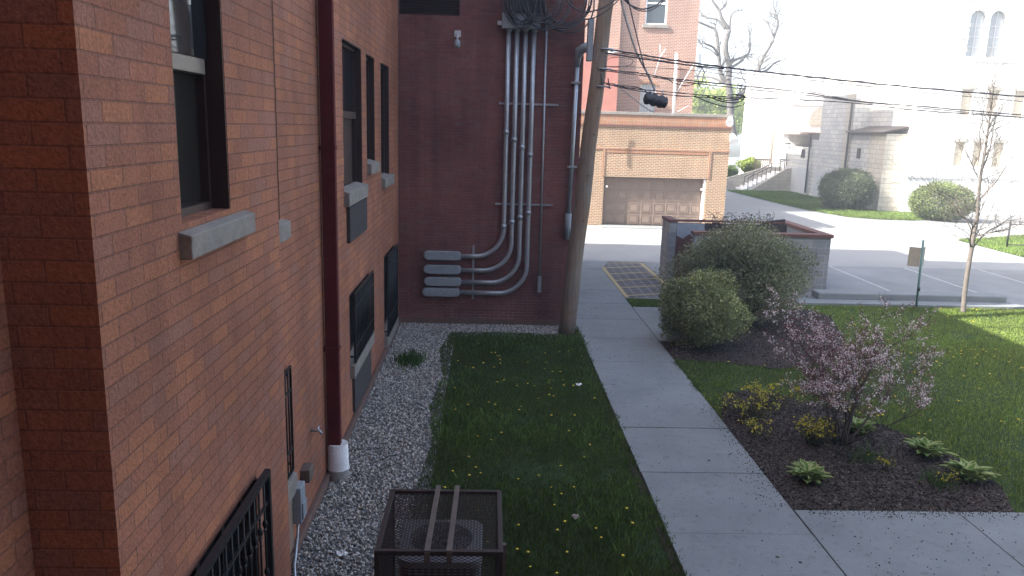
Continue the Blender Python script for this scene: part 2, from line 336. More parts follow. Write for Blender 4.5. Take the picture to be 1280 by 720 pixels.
def stones(name, q, z, size, pal, flat, label, cat):
    global ICO
    t = (1 + 5 ** .5) / 2
    v = np.array([(-1, t, 0), (1, t, 0), (-1, -t, 0), (1, -t, 0), (0, -1, t), (0, 1, t), (0, -1, -t), (0, 1, -t), (t, 0, -1), (t, 0, 1), (-t, 0, -1), (-t, 0, 1)]) / 1.9
    f = np.array([(0, 11, 5), (0, 5, 1), (0, 1, 7), (0, 7, 10), (0, 10, 11), (1, 5, 9), (5, 11, 4), (11, 10, 2), (10, 7, 6), (7, 1, 8), (3, 9, 4), (3, 4, 2), (3, 2, 6), (3, 6, 8), (3, 8, 9), (4, 9, 5), (2, 4, 11), (6, 2, 10), (8, 6, 7), (9, 8, 1)])
    n = len(q); ax = rand_dirs(n); b = np.cross(ax, rand_dirs(n)); b /= np.linalg.norm(b, axis=1)[:, None]; c = np.cross(ax, b)
    s = size * (.55 + .9 * rng.random(n)); vv = v[None] * (1 + .25 * (rng.random((n, 12, 1)) - .5))
    V = (vv[..., 0:1] * ax[:, None] * (s * 1.25)[:, None, None] + vv[..., 1:2] * b[:, None] * s[:, None, None] + vv[..., 2:3] * c[:, None] * (s * flat)[:, None, None]) / 2
    V += np.c_[q, z + rng.random(n) * size * .7][:, None]
    F = (f[None] + 12 * np.arange(n)[:, None, None]).reshape(-1, 3)
    return tag(np_mesh(name, V.reshape(-1, 3), F, 'chip', np.repeat(pick_cols(n, pal, .3), 12, 0)), label, cat, kind='stuff')

# walls with real openings ------------------------------------------------
def wall_open(axis, c, u0, u1, z0, z1, holes, depth, parent, m, name='wall', sign=-1):
    """wall face on plane axis=c; holes (ua,ub,za,zb); reveals go 'depth' behind the face (sign: which way is behind)"""
    mb = MB()
    def pt(u, z, d=0): return (c + sign * d, u, z) if axis == 'X' else (u, c + sign * d, z)
    us = sorted({u0, u1, *[h[0] for h in holes], *[h[1] for h in holes]}); zs = sorted({z0, z1, *[h[2] for h in holes], *[h[3] for h in holes]})
    for i in range(len(us) - 1):
        for j in range(len(zs) - 1):
            a, b, p, q = us[i], us[i + 1], zs[j], zs[j + 1]; mu, mz = (a + b) / 2, (p + q) / 2
            if any(h[0] < mu < h[1] and h[2] < mz < h[3] for h in holes): continue
            mb.quad(pt(a, p), pt(b, p), pt(b, q), pt(a, q))
    for a, b, p, q in holes:
        for e in ((a, p, b, p), (b, p, b, q), (b, q, a, q), (a, q, a, p)):
            mb.quad(pt(e[0], e[1]), pt(e[2], e[3]), pt(e[2], e[3], depth), pt(e[0], e[1], depth))
    return mb.build(name, m, parent)
def sash_window(parent, X, y0, y1, z0, z1, rec, rail=None, fm='frame', railm=None, glass='glass', label=None):
    """window on an X-plane wall: frame, meeting rail, glass; recessed by rec"""
    xf = X - rec; mb = MB(); t = .05
    mb.box(xf - .03, xf + .03, y0, y0 + t, z0, z1); mb.box(xf - .03, xf + .03, y1 - t, y1, z0, z1)
    mb.box(xf - .03, xf + .03, y0 + t, y1 - t, z0, z0 + t); mb.box(xf - .03, xf + .03, y0 + t, y1 - t, z1 - t, z1)
    w = mb.build('window', fm, parent)
    if label: w['label'] = label
    MB().box(xf + .031, X - .004, y1 - .014, y1 - .002, z0, z1).box(xf + .031, X - .004, y0 + .002, y0 + .014, z0, z1).box(xf + .031, X - .004, y0 + .015, y1 - .015, z1 - .014, z1 - .002).build('reveal_strip', 'frame', w)  # thin dark strips over the sides and head of the reveal
    if rail:
        MB().box(xf - .025, xf + .045, y0 + t, y1 - t, rail - .05, rail + .05).build('meeting_rail', railm or fm, w, .006)
        up = .058 if X == XN else 0
        MB().box(xf - .012 + up, xf - .004 + up, y0 + t * .4, y1 - t * .6, rail + .05, z1 - t * .4).build('pane', glass, w)
        MB().box(xf - .032, xf - .024, y0 + t, y1 - t, z0 + t, rail - .05).build('pane', 'glass_mid' if glass == 'glass' else glass, w)
    else: MB().box(xf - .012, xf - .004, y0 + t, y1 - t, z0 + t, z1 - t).build('pane', glass, w)
    return w
def grille(parent, X, y0, y1, z0, z1, sp=.11, fleur=False, fr=.03, out=.07):
    """black security grille bolted in front of an X-plane window"""
    mb = MB(); x = X + out
    mb.box(x - fr / 2, x + fr / 2, y0, y0 + fr, z0, z1); mb.box(x - fr / 2, x + fr / 2, y1 - fr, y1, z0, z1)
    mb.box(x - fr / 2, x + fr / 2, y0 + fr, y1 - fr, z1 - fr, z1); mb.box(x - fr / 2, x + fr / 2, y0 + fr, y1 - fr, z0, z0 + fr)
    n = max(2, int((y1 - y0) / sp)); zz = [z0 + (z1 - z0) * k for k in (.22, .78)]
    for z in zz: mb.box(x - .008, x + .008, y0 + fr, y1 - fr, z - .012, z + .012)
    for i in range(1, n):
        y = y0 + (y1 - y0) * i / n; mb.tube([(x, y, z0 + fr), (x, y, z1 - fr)], .009, 6)
        if fleur:
            for z in (zz[0] + .12, zz[1] - .14): mb.ball((x, y, z), .022, (1, 1, 1.7), 6, 5); mb.ball((x, y, z - .05), .03, (.5, 1, .5), 6, 5)
    for y in (y0 + .05, y1 - .05):
        for z in (z0 + .08, z1 - .08): mb.box(X - .01, x - fr / 2, y - .012, y + .012, z - .012, z + .012)
    return mb.build('security_grille', 'black', parent)
def arc(c, r, a0, a1, n, f): return [f(c[0] + r * math.cos(a0 + (a1 - a0) * k / n), c[1] + r * math.sin(a0 + (a1 - a0) * k / n)) for k in range(n + 1)]

# ================================================================== SETTING: ground
hz = bpy.data.materials.new('glare_haze'); hz.use_nodes = True; hz.node_tree.nodes.clear()
pv = hz.node_tree.nodes.new('ShaderNodeVolumePrincipled'); pv.inputs['Color'].default_value = (.92, .97, 1, 1); pv.inputs['Density'].default_value = .0042; pv.inputs['Anisotropy'].default_value = .2  # scattering volume added to stand in for lens glare
ho = hz.node_tree.nodes.new('ShaderNodeOutputMaterial'); hz.node_tree.links.new(pv.outputs[0], ho.inputs['Volume'])
M['glare_haze'] = hz
tag(MB().box(-330, 530, -330, 930, -2, 45).build('glare_haze', 'glare_haze'), 'thin even veil added to imitate lens glare', 'glare_haze', kind='stuff')

GX0, GX1 = -300, 500
tag(MB().box(GX0, GX1, -300, 900, -1.0, -0.06).build('ground', 'earth'), kind='structure')
tag(MB().quad((-60, 19.0, 0), (120, 19.0, 0), (120, 140, 0), (-60, 140, 0)).build('parking_lot', 'asphalt'), kind='structure')
tag(MB().poly([(-1.2, 24.75), (60, 24.75), (60, 28.9), (60, 39.2), (22.5, 38.6), (19.1, 39.7), (18.0, 44), (17.5, 57.4), (13, 60), (11.2, 60), (11.2, 34.2), (-1.2, 34.2)], .004).build('alley_road', 'road'), kind='structure')
walk = MB()
js = [-.2, 1.32, 2.85, 4.38, 5.92, 7.46, 8.95, 10.42, 12.02, 13.63, 15.25, 16.86, 18.46, 20.06, 21.66, 23.2]
for a, b in zip(js[:-1], js[1:]): walk.box(1.99 + rng.uniform(-.006, .006), 3.55, a + .006, b - .006, -.05, .022 + rng.uniform(-.004, .004))
walk.prism([(1.99, 23.21), (3.55, 23.21), (3.95, 24.7), (1.99, 24.7)], -.05, .02)
xs = [3.562, 5.46, 7.0, 8.5, 10.0, 11.5, 13, 14.5, 16]
for a, b in zip(xs[:-1], xs[1:]):
    walk.box(a + .006, b - .006, 6.48, 8.0, -.05, .022)
walk.prism([(3.565, 15.12), (4.15, 15.12), (5.1, 15.9), (5.1, 18.15), (3.565, 18.15)], -.05, .018)
sw = tag(walk.build('sidewalk', 'concrete', bevel=.006), kind='structure')
tag(MB().box(1.9, 3.6, -.4, 24.6, -.055, -.012).box(3.6, 17, 6.4, 8.05, -.055, -.012).build('sidewalk_bed', 'mulchbase'), kind='structure')
tag(MB().box(3.56, 5.15, 19.0, 19.16, -.05, .03).box(5.2, 40, 18.86, 18.98, -.05, .05).box(7, 13.9, 18.985, 19.44, -.05, .03).build('kerb', 'concrete'), kind='structure')
tag(MB().box(8.7, 13.72, 19.45, 19.95, -.02, .19).build('concrete_kerb_block', 'concrete', bevel=.03), 'low pale concrete kerb block between parking lot and lawn', 'kerb block')
LAWN_L = [(-.78, .0), (1.985, .0), (1.985, 15.95), (1.5, 15.5), (.2, 15.6), (-.7, 15.5), (-.86, 14.2), (-.7, 12.6), (-.82, 11.2), (-.68, 9.8), (-.78, 8.4), (-.7, 6.6)]
BED_B = [(3.56, 8.01), (6.15, 8.01), (6.45, 8.7), (6.35, 9.8), (5.95, 10.7), (5.3, 11.6), (4.6, 12.2), (3.95, 12.0), (3.62, 11.0), (3.56, 10.6)]
BED_A = [(3.56, 13.9), (4.5, 13.75), (5.4, 13.4), (6.6, 13.9), (7.6, 15.5), (8.2, 17.6), (7.9, 18.3), (5.12, 18.3), (5.1, 15.9), (4.15, 15.12), (3.56, 15.12)]
tag(MB().poly([(-.9, -.45), (2.0, -.45), (2.0, 16.2), (-.9, 16.2)], -.03).poly([(3.54, 8.0), (60, 8.0), (60, 18.87), (3.54, 18.87)], -.03).build('lawn_soil', 'grassbase'), kind='structure')
tag(MB().poly([(-2.6, -.45), (-.6, -.45), (-.6, 15.35), (2.0, 15.35), (2.0, 16.3), (-2.6, 16.3)], -.012).build('gravel_bed', 'gravelbase'), kind='structure')
tag(MB().poly(BED_A, .0).poly(BED_B, .004).build('planting_bed', 'mulchbase'), kind='structure')
CH_LAWN = [(17.8, 57.3), (18.1, 47), (18.4, 43.6), (19.2, 40.4), (20.5, 39.6), (22.2, 39.5), (24.6, 40.6), (24.6, 43.5), (22.9, 43.6), (22.9, 58)]
R_LAWN = [(19.8, 27.4), (20.0, 32.0), (24.0, 34.0), (50, 34), (50, 24), (27, 25.8)]
tag(MB().poly(CH_LAWN, .012).poly(R_LAWN, .012).poly([(3.57, 18.2), (5.2, 18.2), (5.2, 18.98), (3.57, 18.98)], -.005).build('far_lawn_soil', 'grassbase'), kind='structure')
# stripes painted on the lot
tag(MB().poly([(3.57, 19.18), (5.12, 19.18), (5.12, 24.7), (3.9, 24.7), (3.57, 23.3)], .003).build('paver_patch', 'paver'), kind='structure')
ys = MB(); z = .007
def stripe(mb, a, b, w, z=.007):
    a = Vector((*a, z)); b = Vector((*b, z)); d = (b - a).normalized(); n = Vector((-d.y, d.x, 0)) * w / 2; mb.quad(a - n, b - n, b + n, a + n)
stripe(ys, (3.64, 19.3), (3.64, 23.9), .11); stripe(ys, (5.05, 20.0), (5.02, 24.5), .11); stripe(ys, (3.64, 24.35), (5.02, 24.5), .09, .009)
for k in range(5): stripe(ys, (3.64, 19.45 + k), (5.05, 19.95 + k), .09, .011)
tag(ys.build('yellow_hatch_marking', 'yellowline'), kind='structure')
ws = MB(); [stripe(ws, (x, 20.3), (x, 24.7), .09) for x in (11.3, 13.8, 16.3)]
tag(ws.build('stall_marking', 'whiteline'), kind='structure')

# grass, gravel and mulch as countless small pieces
GP = [(.12, .19, .04), (.16, .235, .055), (.095, .15, .032), (.22, .29, .085), (.14, .205, .045)]
q = scatter(LAWN_L, 190000); q = q[q[:, 1] > 4.0]
q = q[(field(q, 3.3) > -.5) | (rng.random(len(q)) < .4)]
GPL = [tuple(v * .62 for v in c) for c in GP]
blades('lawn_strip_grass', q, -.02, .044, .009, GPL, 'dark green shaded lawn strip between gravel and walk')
ql = scatter(LAWN_L, 22000); ql = ql[(ql[:, 1] > 4) & (field(ql, 2.6) > .15)]
blades('coarse_grass', ql, -.02, .085, .013, [(.10, .18, .035), (.14, .23, .05)], 'coarse paler grass tufts dotted through the lawn strip', lean=.9)
q = np.r_[np.c_[1.985 + .035 * .7 * rng.normal(size=1900), 4 + 12 * rng.random(1900)], np.c_[3.55 + .03 * rng.normal(size=900), 12 + 2 * rng.random(900)]]
q = q[(field(q, 4.1) > -.1)]
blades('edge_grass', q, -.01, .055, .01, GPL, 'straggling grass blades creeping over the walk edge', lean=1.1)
q = scatter([(3.7, 8.2), (14, 8.2), (20, 18.7), (5.3, 18.7)], 30000); q = q[~in_poly(q, BED_A) & ~in_poly(q, BED_B) & (field(q, 2.4) > .2)]
blades('clover_tufts', q, -.02, .065, .014, [(.14, .24, .05), (.20, .30, .07)], 'coarse paler tufts dotted through the right lawn', lean=.9)
RL = [(3.56, 8.02), (15.5, 8.02), (24, 18.84), (3.56, 18.84)]
q = scatter(RL, 380000); q = q[~in_poly(q, BED_A) & ~in_poly(q, BED_B) & ~((q[:, 0] < 5.12) & (q[:, 1] > 15.1))]
q = q[(field(q, 2.9) > -.55) | (rng.random(len(q)) < .45)]
blades('lawn_grass', q, -.02, .045, .011, [(c[0] * 1.3, c[1] * 1.18, c[2] * 1.1) for c in GP], 'green lawn beyond the planting bed, right of the walk')
q = np.r_[scatter(CH_LAWN, 60000), scatter([(19.8, 27.4), (20.0, 32.0), (24.0, 34.0), (32, 34), (32, 25.5), (27, 25.8)], 50000)]
blades('church_grass', q, .012, .09, .025, GP, 'bright grass verge along the church and across the road')
q = np.r_[scatter([(3.57, 18.2), (5.2, 18.2), (5.2, 18.98), (3.57, 18.98)], 6000)]
blades('verge_grass', q, .0, .06, .01, GP, 'small patch of grass between striped paving and concrete pad')
q = np.c_[-1.34 + .13 * rng.normal(size=900), 13.5 + .22 * rng.normal(size=900)]
blades('weed_patch', q, .0, .09, .012, [(.05, .11, .02), (.07, .14, .03)], 'small green weed patch growing in the gravel', lean=.9, cat='weeds')
q = np.r_[scatter([(-1.80, 4.5), (-.6, 4.5), (-.6, 15.3), (2.0, 15.3), (2.0, 16.24), (-1.80, 16.24)], 72000)]
keep = ~(in_poly(q, LAWN_L) & (rng.random(len(q)) > .12)); q = q[keep]
stones('gravel', q, -.012, .026, [(.46, .45, .43), (.36, .355, .34), (.25, .245, .235), (.56, .55, .52), (.42, .38, .33), (.14, .135, .13)], .6, 'grey and white gravel strip along the brick walls', 'gravel')
q = np.r_[scatter(BED_B, 15000), scatter(BED_A, 9000)]
stones('mulch', q, -.0, .026, [(.048, .036, .030), (.030, .023, .020), (.072, .056, .047), (.15, .125, .11)], .35, 'dark brown wood mulch over the planting beds', 'mulch')
q = np.c_[3.6 - np.abs(rng.normal(size=420)) * .16, 8 + 3.6 * rng.random(420)]; q2 = np.c_[3.7 + 2.6 * rng.random(330), 8.0 - np.abs(rng.normal(size=330)) * .09]
q3 = np.c_[2.02 + 1.5 * rng.random(260), 6.5 + 14 * rng.random(260)]; q4 = np.c_[3.6 + 5 * rng.random(260), 6.6 + 1.4 * rng.random(260)]
stones('mulch_crumbs', np.r_[q, q2, q3, q4], .022, .012, [(.04, .03, .025), (.06, .045, .035)], .5, 'mulch crumbs spilled over the walk edge', 'mulch')

# ================================================================== near brick building
bld = thing('brick_building', (XW, 8, 0), 'near red brick building with deep windows, stone sills and maroon downspout along the left', 'building')
wins = dict(W1=(10.15, 11.65, 3.3, 5.24), W2=(12.1, 12.95, 3.58, 5.22), W3=(13.68, 14.8, 3.25, 5.22), L1=(10.4, 12.1, .9, 1.88), L2=(13.98, 15.45, .3, 1.82), S0=(6.68, 6.98, .86, 1.93), SU=(6.68, 6.99, 3.31, 5.22))
HT = 11.2
wall_open('X', XW, 6.58, 16.28, 0, HT, list(wins.values()), .13, bld, 'brick')
nw = dict(A=(4.5, 5.36, 3.6, 5.22), B=(4.2, 5.66, .35, 1.48))
wall_open('X', XN, 3.48, 6.58, 0, HT, [nw['A'], nw['B'], (4.5, 5.36, 7.0, 8.9)], .16, bld, 'brick')
XR = P(20, 500, Y=3.48).x
MB().quad((XR, 3.48, 0), (XN, 3.48, 0), (XN, 3.48, HT), (XR, 3.48, HT)).quad((XW, 6.58, 0), (XN, 6.58, 0), (XN, 6.58, HT), (XW, 6.58, HT)) \
    .quad((XR, -.45, 0), (XR, 3.48, 0), (XR, 3.48, HT), (XR, -.45, HT)).build('wall_return', 'brick', bld)
# wing the picture is taken from, behind the camera; enlarged to deepen near shade
wall_open('Y', -.45, XR, 12, 0, 15, [(-.7, .7, 3.4, 5.3), (2.2, 3.6, 3.4, 5.3)], .3, bld, 'brick', 'rear_wing_wall', -1)
for a, b in ((-.7, .7), (2.2, 3.6)): MB().box(a, b, -.72, -.68, 3.4, 5.3).build('rear_window', 'glass', bld)
MB().box(-16, XR - .02, -.45, 16.28, 0, HT - .1).box(-16, 12, -14, -.8, 0, 14.9).build('building_core', 'roofing', bld)
MB().box(XR - .3, XW - .135, 3.5, 16.27, HT - .12, HT + .0).box(-16, 12.1, -14, -.47, 14.92, 15.06).build('roof_edge', 'limestone', bld)
MB().box(XR - .015, XW - .14, 3.5, 16.27, -.02, HT - .13).build('backing', 'frame', bld)
MB().box(XW + .0, XW + .055, 6.585, 16.27, -.05, .09).build('plinth', 'plinth', bld, .01)
def sill(y0, y1, z0, z1, X=XW, out=.07, rec=.13, par=bld):
    a, b, c, d = X - rec + .03, X + out, y0 - .06, y1 + .07; zt = z1 + .05
    return MB().add([(a, c, z0), (b, c, z0), (b, d, z0), (a, d, z0), (a, c, zt), (b, c, z1), (b, d, z1), (a, d, zt)], [(0, 3, 2, 1), (4, 5, 6, 7), (0, 1, 5, 4), (1, 2, 6, 5), (2, 3, 7, 6), (3, 0, 4, 7)]).build('stone_sill', 'limestone', par, .008)
sash_window(bld, XN, *nw['A'], .15, 4.53, 'frame', 'frame_tan'); sill(4.5, 5.6, 3.40, 3.54, XN, .075, .16)
sash_window(bld, XN, 4.5, 5.36, 7.0, 8.9, .16)
w = sash_window(bld, XN, *nw['B'], .14, None, glass='glass_dark'); 
for yy in (4.68, 5.17): MB().box(XN - .165, XN - .10, yy - .03, yy + .03, .4, 1.43).build('mullion', 'black', w)
grille(bld, XN, 4.17, 5.69, .33, 1.53, .12, True, .045, .085)
MB().box(XN + .001, XN + .045, 3.9, 4.02, 1.0, 1.42).build('utility_box', 'black', bld, .008)
sash_window(bld, XW, *wins['W1'], .12, 4.30, 'frame', 'frame'); sill(10.2, 11.68, 3.12, 3.3)
sash_window(bld, XW, *wins['W2'], .12, None, glass='glass_dark'); sill(12.15, 12.98, 3.42, 3.575)
sash_window(bld, XW, *wins['W3'], .12, None, glass='glass_dark'); sill(13.78, 14.98, 3.08, 3.245)
MB().box(XW + .001, XW + .05, 10.28, 11.74, 2.62, 3.10).build('vent_panel', 'panel_grey', bld, .006)
v_ = MB(); [v_.box(XW + .0505, XW + .053, 10.32, 11.70, 2.66 + k * .05, 2.675 + k * .05) for k in range(9)]; v_.build('vent_slats', 'panel_grey', bld)
sash_window(bld, XW, *wins['L1'], .12, None, glass='glass_dark'); grille(bld, XW, 10.38, 12.13, .92, 1.91); sill(10.42, 12.18, .70, .885)
MB().box(XW + .001, XW + .04, 10.52, 12.06, .14, .69).build('vent_panel', 'panel_grey', bld, .006)
sash_window(bld, XW, *wins['L2'], .12, None, glass='glass_dark'); grille(bld, XW, 13.96, 15.47, .32, 1.84); sill(14.0, 15.6, .10, .30)
sash_window(bld, XW, *wins['S0'], .12, None, glass='glass_dark'); grille(bld, XW, 6.62, 7.03, .9, 1.95, .1, False, .02, .04); sill(6.72, 6.98, .68, .855)
MB().box(XW + .001, XW + .03, 6.72, 7.0, .1, .66).build('tan_panel', 'panel_tan', bld, .004)
sash_window(bld, XW, *wins['SU'], .12, None); sill(6.72, 7.03, 3.15, 3.305)
# downspout with plastic boot
ds = MB().box(XW + .02, XW + .175, 8.67, 8.77, .42, HT - .5).build('downspout', 'maroon', bld, .012)
for z in (1.6, 3.9, 6.2, 8.5): MB().box(XW + .001, XW + .181, 8.655, 8.785, z, z + .045).build('strap', 'maroon', ds)
lw = MB(); c = (-1.725, 8.74); lw.tube([(c[0], c[1], z) for z in (-.02, .12, .125, .13, .44)], [.128, .128, .136, .125, .118], 20); lw.build('pipe_boot', 'white_pvc', ds)
# small wall fittings
b1 = MB().box(XW, -1.745, 6.98, 7.16, .34, .72).build('meter_box', 'alu', bld, .01)
MB().box(-1.745, -1.73, 7.0, 7.14, .38, .55).build('box_cover', 'alu', b1, .004)
MB().tube([(-1.80, 7.05, .34), (-1.80, 7.02, .2), (-1.79, 6.9, .08), (-1.77, 6.75, .03), (-1.7, 6.5, .015)], .014, 6).build('cable_tail', 'galv', b1)
MB().box(XW, -1.76, 7.42, 7.62, .56, .70).build('junction_box', 'cage_bar', bld, .01)
f_ = MB(); f_.tube([(XW, 7.95, .92), (-1.77, 7.95, .92), (-1.74, 7.95, .88)], .014, 6); f_.tube([(-1.78, 7.9, .95), (-1.78, 8.0, .95)], .012, 6); f_.build('faucet', 'galv', bld)

# ================================================================== second (maroon) building across the end
YB = 16.3
far = thing('brick_building', (0, YB, 0), 'dark maroon brick building end wall carrying four curved steel conduits', 'building')
H2 = 11.4
wall_open('Y', YB, XW - .02, 1.9, 0, H2 + 3.4, [(-1.84, -.63, 6.35, 7.3)], .12, far, 'brick_dark', 'wall', 1)
lv = MB(); lv.box(-1.84, -.63, YB + .1, YB + .12, 6.35, 7.3)
for k in range(18): z = 6.37 + k * .052; lv.add([(-1.83, YB + .005, z), (-.64, YB + .005, z), (-.64, YB + .07, z + .05), (-1.83, YB + .07, z + .05), (-1.83, YB + .01, z - .008), (-.64, YB + .01, z - .008), (-.64, YB + .075, z + .042), (-1.83, YB + .075, z + .042)], [(0, 1, 2, 3), (7, 6, 5, 4), (0, 4, 5, 1), (3, 2, 6, 7)])
lv.build('louvre', 'frame', far)
MB().box(-16, 1.9, 16.46, 25.2, 0, H2).box(-16, 1.9, 17.9, 22.0, H2, H2 + 3.4).box(1.5, 1.899, 16.42, 16.46, 0, H2).build('side_wall', 'brick_dark', far)
MB().box(-16, 1.96, 16.25, 25.26, H2 + .0, H2 + .14).build('roof_edge', 'limestone', far)
MB().box(XW + .06, 1.92, YB - .02, YB - .001, .0, .10).build('plinth', 'plinth', far)
MB().box(XW + .06, 1.9, YB - .012, YB - .001, .30, .37).build('course_band', 'brick_dark', far)

def lb_body(par, x0, x1, z, r=.095, y=YB - .13):
    """long cast conduit elbow body with rounded end and cover"""
    pts = [(x0 + .11 + .11 * math.cos(a), y, z + r * math.sin(a)) for a in [math.pi / 2 + math.pi * k / 8 for k in range(9)]]
    pts += [(x1 - .06, y, z - r), (x1, y, z - r * .55), (x1, y, z + r * .55), (x1 - .06, y, z + r)]
    b = MB().extr(pts, (0, .13, 0)).build('conduit_body', 'alu', par, .02)
    cv = [(p[0] * .94 + (x0 + x1) / 2 * .06, y - .012, (p[2] - z) * .86 + z) for p in pts]
    MB().extr(cv, (0, .011, 0)).build('cover', 'alu', b, .004)
    for xx in ((x0 + x1) / 2,): MB().tube([(xx, y - .02, z + .06), (xx, y - .01, z + .06)], .012, 6).build('screw', 'frame', b)
xs = [.36, .53, .70, .87]; zs = [1.49, 1.19, .93, .70]; bx = [(-1.33, -.53), (-1.33, -.53), (-1.32, -.52), (-1.35, -.55)]
names = ['topmost', 'second', 'third', 'lowest']
for i in range(4):
    r_ = .6; x, z = xs[i], zs[i]; y = YB - .08
    t = thing('electrical_conduit', (x, YB, z), f'{names[i]} of four curved grey steel conduits on the dark brick wall', 'conduit', 'curved conduits on the dark brick wall')
    pts = [(x, y, 6.14), (x, y, 4.2)] + [(x, y, z + r_)] + [(x - r_ + r_ * math.cos(a), y, z + r_ - r_ * math.sin(a)) for a in [math.pi / 2 * k / 10 for k in range(1, 11)]] + [(bx[i][1], y, z)]
    MB().tube(pts, .05, 12).build('pipe', 'galv', t)
    for zz in (4.05 - i * .15, 2.1 + .1 * i):
        MB().tube([(x, y, zz), (x, y, zz + .09)], .06, 12).build('coupling', 'galv', t)
    MB().tube([(x, y, 6.08), (x, y, 6.12)], .068, 10).build('locknut', 'galv', t)
    lb_body(t, bx[i][0], bx[i][1], z)
for z, x0, x1, lab in ((4.67, .2, 1.42, 'upper'), (2.61, .17, 1.38, 'lower')):
    tag(MB().box(x0, x1, YB - .036, YB - .001, z - .02, z + .02).build('strut_channel', 'galv'), f'{lab} horizontal steel strut behind the vertical conduits', 'strut', 'struts carrying the conduits')
tag(MB().box(-.29, -.25, YB - .036, YB - .001, .55, 1.72).build('strut_channel', 'galv'), 'short upright steel strut behind the horizontal conduit ends', 'strut', 'struts carrying the conduits')
t = thing('electrical_conduit', (1.14, YB, 1), 'thin straight steel conduit ending in a small box on the dark brick wall', 'conduit')
MB().tube([(1.12, YB - .05, 6.3), (1.15, YB - .05, 1.05)], .022, 8).build('pipe', 'galv', t)
MB().box(1.115, 1.195, YB - .09, YB - .001, .73, 1.08).build('end_box', 'alu', t, .012)
MB().ball((1.12, YB - .08, 6.3), .09, (.8, 1, .7)).build('weatherhead', 'alu', t)
t = thing('electrical_conduit', (1.72, YB, 2), 'straight service conduit with domed weatherhead near the wall corner beside the pole', 'conduit')
MB().tube([(1.77, YB - .07, 5.45), (1.72, YB - .07, 2.4)], .045, 12).build('pipe', 'galv', t)
MB().tube([(1.72, YB - .07, 2.45), (1.71, YB - .07, 1.9)], .066, 12).build('lower_sleeve', 'alu', t)
MB().tube([(1.77, YB - .07, 5.43), (1.775, YB - .08, 5.6), (1.80, YB - .12, 5.74), (1.90, YB - .22, 5.80), (2.0, YB - .3, 5.74)], [.05, .06, .10, .10, .05], 12).build('weatherhead', 'alu', t)
for z in (5.1, 3.4): MB().box(1.66, 1.85, YB - .122, YB - .001, z, z + .04).build('strap', 'galv', t)
# junction trough and the coils above
t = thing('junction_trough', (.6, YB, 6.1), 'long grey steel trough into which the four conduits run, behind hanging cable coils', 'junction box')
MB().box(.22, .98, YB - .20, YB - .001, 6.12, 6.42).build('box', 'alu', t, .01)
MB().box(.13, .215, YB - .1, YB - .001, 6.19, 6.27).build('side_lug', 'lampgrey', t, .006)
MB().box(.26, 1.0, YB - .26, YB - .205, 6.43, 6.9).build('cover', 'cable', t, .01)
rr = random.Random(3)
def coil(cx, cz, rx, rz, y, n, lab, r=.014):
    mb = MB()
    for k in range(n):
        pts = []; ox, oz, a0, dx, dz, yy = rr.gauss(0, .05), rr.gauss(0, .05), rr.random() * 6, rx * rr.uniform(.75, 1.1), rz * rr.uniform(.8, 1.1), y + rr.gauss(0, .04)
        for j in range(25):
            a = 2 * math.pi * j / 24; w = 1 + .05 * math.sin(3 * a + a0); pts.append((cx + ox + dx * w * math.cos(a), yy + .03 * math.sin(2 * a + a0), cz + oz + dz * w * math.sin(a)))
        mb.tube(pts, r * rr.choice((.7, 1, 1.1)), 5)
    return tag(mb.build('cable_coil', 'cable'), lab, 'cable coil', 'coils of black service cable')
coil(.62, 6.72, .36, .55, YB - .33, 8, 'left and densest tangled black cable coil hanging in front of the grey trough')
coil(1.0, 6.7, .45, .52, YB - .42, 6, 'middle black cable coil hanging just right of the grey trough')
coil(1.42, 6.72, .55, .60, YB - .30, 7, 'right and widest black cable coil hanging between the thin conduit and the pole')
t = thing('security_light', (-.67, YB, 5.9), 'small white wall lamp on a square plate high on the dark brick wall', 'lamp')
MB().box(-.73, -.60, YB - .03, YB - .001, 5.94, 6.07).build('back_plate', 'lampgrey', t, .006)
MB().tube([(-.665, YB - .03, 5.98), (-.665, YB - .12, 5.93), (-.665, YB - .13, 5.86)], .022, 8).build('arm', 'lampgrey', t)
MB().tube([(-.665, YB - .13, 5.88), (-.665, YB - .15, 5.84), (-.665, YB - .17, 5.75), (-.665, YB - .175, 5.72)], [.03, .06, .07, .04], 12).build('lamp_head', 'alu', t)

# ================================================================== utility pole and overhead lines
pole = thing('utility_pole', (1.7, 15.6, 0), 'leaning weathered timber utility pole at the corner of the lawn strip', 'utility pole')
pb, pt_ = Vector((1.70, 15.6, -.1)), Vector((2.58, 15.6, 11.5)); pl = [pb.lerp(pt_, k / 24) for k in range(25)]
MB().tube([p + Vector((.012 * math.sin(i * 1.3), .01 * math.cos(i), 0)) for i, p in enumerate(pl)], [.172 - .045 * k / 24 for k in range(25)], 20).build('pole_shaft', 'pole', pole)
def onpole(z): return pb.lerp(pt_, (z + .1) / 11.6)
p = onpole(5.95); MB().box(p.x - .28, p.x - .17, p.y - .05, p.y + .14, 5.5, 6.3).build('terminal_box', 'alu', pole, .015)
for z in (5.72, 5.35, 5.02, 6.9):
    p = onpole(z); MB().tube([p + Vector((-.02, -.16, 0)), p + Vector((.16, -.19, .0)), p + Vector((.27, -.13, -.02))], .018, 6).build('cable_bracket', 'galv', pole)
for z in (4.1, 4.6, 3.3, 2.4): p = onpole(z); MB().tube([p + Vector((.05, -.21, 0)), p + Vector((.05, -.15, 0))], .012, 6).build('bolt', 'black', pole)
